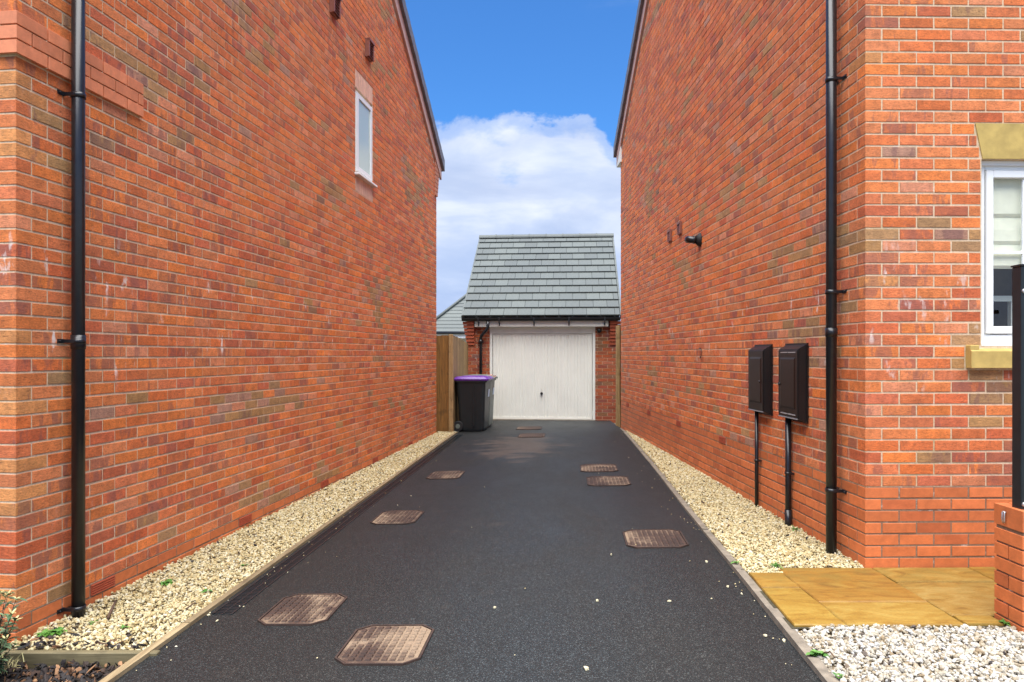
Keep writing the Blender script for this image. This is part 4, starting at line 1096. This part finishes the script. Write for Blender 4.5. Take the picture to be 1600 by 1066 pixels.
# bark
zb_ = lambda x, y: -.058 + .02*noise.noise(Vector((x*4, y*4, 1))) + .035*max(0, (y-3.2)/.5)*0
n = 5200; X = rng.uniform(-3.4, -1.87, n*2); Yb = rng.uniform(2.3, 3.70, n*2); kp = X < np.array([XL(y)-.05 for y in Yb]); X, Yb = X[kp][:n], Yb[kp][:n]
Zb2 = np.array([zb_(x, y) for x, y in zip(X, Yb)])+rng.uniform(-.01, .022, len(X))
o = link('bark_mulch', stones('bark', np.stack([X, Yb, Zb2], 1), rng.uniform(.008, .017, len(X)), M['bark'], .28, 2.6, .3)); tag(o, 'dark bark chippings in the bed at the bottom left', 'mulch', kind='stuff')
sheet('soil_bed', 1.0, 3.70, lambda y: -4.5, eL, zb_, M['soil'])
# bark fragments strayed over the divider
X = rng.uniform(-2.5, -1.85, 60); Yb = 3.76+rng.exponential(.07, 60); Zb2 = np.array([gzl(x, y) for x, y in zip(X, Yb)])+.012
o = link('bark_scraps', stones('bark', np.stack([X, Yb, Zb2], 1), rng.uniform(.008, .016, 60), M['bark'], .3, 2.4, .3)); tag(o, 'dark bark scraps scattered over the near end of the left gravel', 'mulch', kind='stuff')
n = 110; Yb = rng.uniform(3.9, 12, n); sd_ = rng.random(n) < .5
X = np.array([(lwallx(y)+(eL(y)-lwallx(y))*rng.random()) if s else (eR(y)+(rwallx(y)-eR(y))*rng.random()) for y, s in zip(Yb, sd_)])
kp = (Yb > 4.75) | sd_; X, Yb, sd_ = X[kp], Yb[kp], sd_[kp]
Zb2 = np.array([(gzl if s else gzr)(x, y) for x, y, s in zip(X, Yb, sd_)])+.012
o = link('leaf_litter', stones('litter', np.stack([X, Yb, Zb2], 1), rng.uniform(.006, .013, len(X)), M['bark'], .25, 2.6, .3)); tag(o, 'dark scraps of bark and dead leaf on both gravel strips', 'litter', kind='stuff')

# ------------------------------------------------------------------ loose pebbles on the driveway
BIG = [(916, 1046, 'large cream pebble on the tarmac near the bottom centre'), (933, 940, 'cream pebble left of centre on the open tarmac'), (1046, 941, 'cream pebble on open tarmac below the right near cover'),
       (773, 951, 'cream pebble alone right of the nearest manhole covers'), (1137, 918, 'cream pebble close to the right edging beside the flagstones'), (955, 868, 'small cream pebble just below the nearest right cover'),
       (1104, 879, 'flat cream pebble between the right cover and the edging'), (1196, 995, 'pebble cluster stone touching the concrete edging'), (1225, 1003, 'cream pebble against the concrete edging in front of the flags'),
       (339, 972, 'cream pebble lying beside the start of the channel drain'), (1159, 930, 'tiny cream pebble next to the edging beside the patio'), (326, 963, 'cream pebble at the foot of the timber edging')]
for i, (px, py, lab) in enumerate(BIG):
    z = .05
    for _ in range(4): p = P(px, py, z); z = G(p.x, p.y)
    me = stones('pebble', np.array([[0., 0, 0]]), np.array([.010 if i else .015]), M['gravel_warm']); o = link('pebble', me, None, (p.x, p.y, z+.006)); tag(o, lab, 'pebble', 'loose pebbles on the driveway')
cr = []
for i in range(150):
    Yc = 2.6+11*random.random()**1.3
    side = random.random()
    if side < .40: x = XL(Yc)+.01+abs(random.gauss(0, .10))
    elif side < .82: x = XR(Yc)-.01-abs(random.gauss(0, .10))
    else: x = random.uniform(XL(Yc), XR(Yc))
    cr.append((x, Yc, G(x, Yc)+.005))
o = link('gravel_crumbs', stones('crumbs', np.array(cr), rng.uniform(.0025, .006, len(cr)), M['gravel_warm'])); tag(o, 'tiny gravel crumbs strewn along both driveway edges', 'gravel', kind='stuff')

# ------------------------------------------------------------------ wheelie bins
def rrect(x0, x1, y0, y1, z, c, n=3):
    pts = []
    for (cx_, cy_, a0) in ((x1-c, y1-c, 0), (x0+c, y1-c, 90), (x0+c, y0+c, 180), (x1-c, y0+c, 270)):
        for i in range(n+1): a = R(a0+90*i/n); pts.append((cx_+c*math.cos(a), cy_+c*math.sin(a), z))
    return pts
def wheelie(loc, rz, label, lidm, bodym, spill=None):
    o = empty('wheelie_bin', loc, rz); tag(o, label, 'bin', 'wheelie bins beside the garage')
    b = MB(); b.loft([rrect(-.20, .235, -.245, .245, .02, .05), rrect(-.215, .25, -.25, .25, .06, .05), rrect(-.27, .285, -.28, .28, .90, .05), rrect(-.275, .29, -.285, .285, .93, .05)])
    b.loft([rrect(-.30, .315, -.30, .30, .925, .05), rrect(-.30, .315, -.30, .30, .955, .05)])
    for y in (-.262, -.262): pass
    b.box((.05, -.288, .10), (.09, -.262, .90), .008); b.done('body', bodym, o)
    r_ = MB(); r_.box((.20, -.258, .10), (.225, -.2815, .885) if False else (.225, -.27, .60), .004); r_.bm.free()
    l = MB(); l.loft([rrect(-.33, .345, -.305, .305, .957, .06), rrect(-.335, .35, -.31, .31, .985, .06), rrect(-.28, .30, -.26, .26, 1.025, .05), rrect(-.15, .16, -.16, .16, 1.04, .05)], smooth=False); l.done('lid', lidm, o)
    h = MB(); h.tube([(-.335, -.24, .955), (-.365, -.24, .985), (-.365, .24, .985), (-.335, .24, .955)], .016, 10); h.done('handle', M['bin'], o)
    g = MB(); g.box((.30, -.09, .985), (.365, .09, 1.0), .006); g.done('lid_grip', lidm, o)
    ax = MB(); ax.tube([(-.235, -.25, .10), (-.235, .25, .10)], .012, 8); ax.done('axle', M['bin'], o)
    for s_ in (-1, 1):
        w_ = MB(); w_.tube([(-.235, s_*.235, .10), (-.235, s_*.245, .10), (-.235, s_*.285, .10), (-.235, s_*.29, .10)], [.088, .10, .10, .088], 20); w_.done('wheel', M['rubber'], o)
        w_ = MB(); w_.tube([(-.235, s_*.284, .10), (-.235, s_*.294, .10)], [.05, .04], 14); w_.done('hub', M['bin_green'], o)
    st = MB(); st.prism([(.276, .02, .64), (.276, .14, .64), (.286, .14, .78), (.286, .02, .78)], (.006, 0, .0)); st.done('sticker', M['sticker'], o)
    return o
wheelie((-.735, 14.05, .057), R(-9), 'charcoal wheelie bin with a purple lid, front one of the two', M['purple'], M['bin'])
b2 = wheelie((-.665, 14.78, .057), R(-8), 'dusty wheelie bin with red marked grey lid, tucked behind the purple lidded one', M['bin_green'], M['bin_green'])
q = MB(); q.box((.12, -.20, 1.0), (.33, .20, 1.012), .004); q.box((.16, -.13, 1.012), (.28, .13, 1.034), .004); q.done('lid_insert', M['redlid'], b2)

# ------------------------------------------------------------------ plants
def blade(bm, base, az, L_, w, lift, droop, fold=.0):
    d = Vector((math.cos(az), math.sin(az), 0)); s_ = Vector((-d.y, d.x, 0)); pts = []
    for i in range(5):
        u = i/4; c = base + d*(L_*u*math.cos(lift)) + Vector((0, 0, L_*(u*math.sin(lift)-droop*u*u))); ww = w*math.sin(math.pi*min(.97, .12+u*.86))
        pts.append((bm.verts.new(c-s_*ww+Vector((0, 0, fold*ww))), bm.verts.new(c), bm.verts.new(c+s_*ww+Vector((0, 0, fold*ww)))))
    for a, b in zip(pts, pts[1:]):
        bm.faces.new((a[0], a[1], b[1], b[0])); bm.faces.new((a[1], a[2], b[2], b[1]))
def weed(p, n, L_, w, label, lift=.5):
    q = MB()
    for i in range(n): blade(q.bm, Vector((random.gauss(0, L_*.2), random.gauss(0, L_*.2), .0)), random.uniform(0, 6.28), L_*random.uniform(.6, 1.1), w*random.uniform(.7, 1.2), random.uniform(lift*.3, lift*1.5), random.uniform(.2, .6), .4)
    me = q.done('weed', M['leaf'], None, p); tag(me, label, 'weed'); return me
def at(px, py, zf, z=.0):
    for _ in range(4): p = P(px, py, z); z = zf(p.x, p.y)
    return Vector((p.x, p.y, z+.012))
weed(at(72, 994, gzl), 26, .055, .013, 'bright green weed in the left gravel close to the house corner')
weed(at(92, 992, gzl), 22, .050, .013, 'leafy weed beside the brighter one at the house corner')
weed(at(262, 912, gzl), 7, .075, .022, 'broad dark green leaf clump lying in the left gravel', .15)
weed(at(322, 927, gzl), 6, .045, .012, 'small weed in the left gravel nearer the timber edging', .3)
weed(at(195, 984, gzl), 8, .035, .008, 'tiny green weed in the gravel near the left board end')
weed(at(148, 976, gzl), 5, .03, .006, 'tiny green sprout just by the left downpipe foot')
weed(at(382, 886, gzl), 8, .04, .009, 'little green weed halfway across the left gravel')
weed(at(1242, 830, gzr), 16, .05, .007, 'thin green tuft at the foot of the service pipe')
weed(at(1212, 887, gzr), 18, .05, .007, 'thin green tuft at the back edge of the flagstones')
weed(at(1150, 882, gzr), 14, .04, .006, 'mossy green tuft behind the concrete edging')
weed(at(1280, 1027, gz3), 14, .045, .014, 'green weed in the white gravel beside the concrete edging')
weed(at(1308, 1062, gz3), 10, .035, .008, 'small green weed at the bottom edge of the white gravel')
weed(Vector((2.49, 3.74, ZF)), 22, .04, .006, 'green moss tuft at the foot of the low wall')
def stick(p0, p1, r, label, zf):
    a = at(*p0, zf); b = at(*p1, zf); m1 = (a+b)/2+Vector((.008, 0, .02)); q = MB(); q.tube([a, a*.6+b*.4+Vector((.006, 0, .012)), m1, b+Vector((0, 0, .005))], [r, r*1.2, r, r*.6], 7)
    tag(q.done('twig', M['twig'], None), label, 'twig')
stick((168, 970), (181, 942), .007, 'dark curved twig standing on the gravel beside the left downpipe', gzl)
stick((1283, 1024), (1305, 1034), .0035, 'thin dark twig across the white gravel at the bottom right', gz3)
stick((290, 955), (308, 948), .004, 'short pale twig on the left gravel', gzl)
# shrub at the left edge
sh0 = Vector((-2.49, 3.52, -.06)); shr = empty('shrub', sh0); tag(shr, 'grey green shrub with pale leaf tips at the left edge in the bark bed', 'shrub')
lf = MB(); te = MB(); sm = MB()
for i in range(44):
    az = random.uniform(0, 6.28); ln = random.uniform(.12, .40); sp = random.uniform(.02, .13); top = Vector((math.cos(az)*sp, math.sin(az)*sp, ln))
    sm.tube([(0, 0, 0), top*.5+Vector((0, 0, .02)), top], [.003, .0025, .0015], 5)
    for k in range(11):
        u = .25+.75*k/10; b = top*u; blade(lf.bm, b, az+k*2.4, random.uniform(.035, .065), .009, random.uniform(-.1, .8), .3, .5)
    for k in range(4): blade(te.bm, top, az+k*1.6, random.uniform(.025, .04), .006, random.uniform(.3, 1.2), .1, .5)
sm.done('stems', M['twig'], shr); tag(lf.done('foliage', M['shrub'], shr), kind='stuff'); tag(te.done('leaf_tips', M['shrub_edge'], shr), kind='stuff')
gt = MB()
for i in range(60): blade(gt.bm, Vector((random.gauss(0, .03), random.gauss(0, .03), 0)), random.uniform(0, 6.28), random.uniform(.06, .13), .0022, random.uniform(.7, 1.4), random.uniform(.2, .6), .3)
tag(gt.done('grass_tuft', M['shrub_edge'], None, P(6, 1050, -.05)), 'yellowish grass tuft in the bark bed at the bottom left', 'grass')
# backing soil mound under near planting and paving beyond the frame
q = MB(); q.box((-6, -3, -.34), (-1.95, 1.0, -.10)); tag(q.done('front_lawn', M['soil'], None), kind='structure')
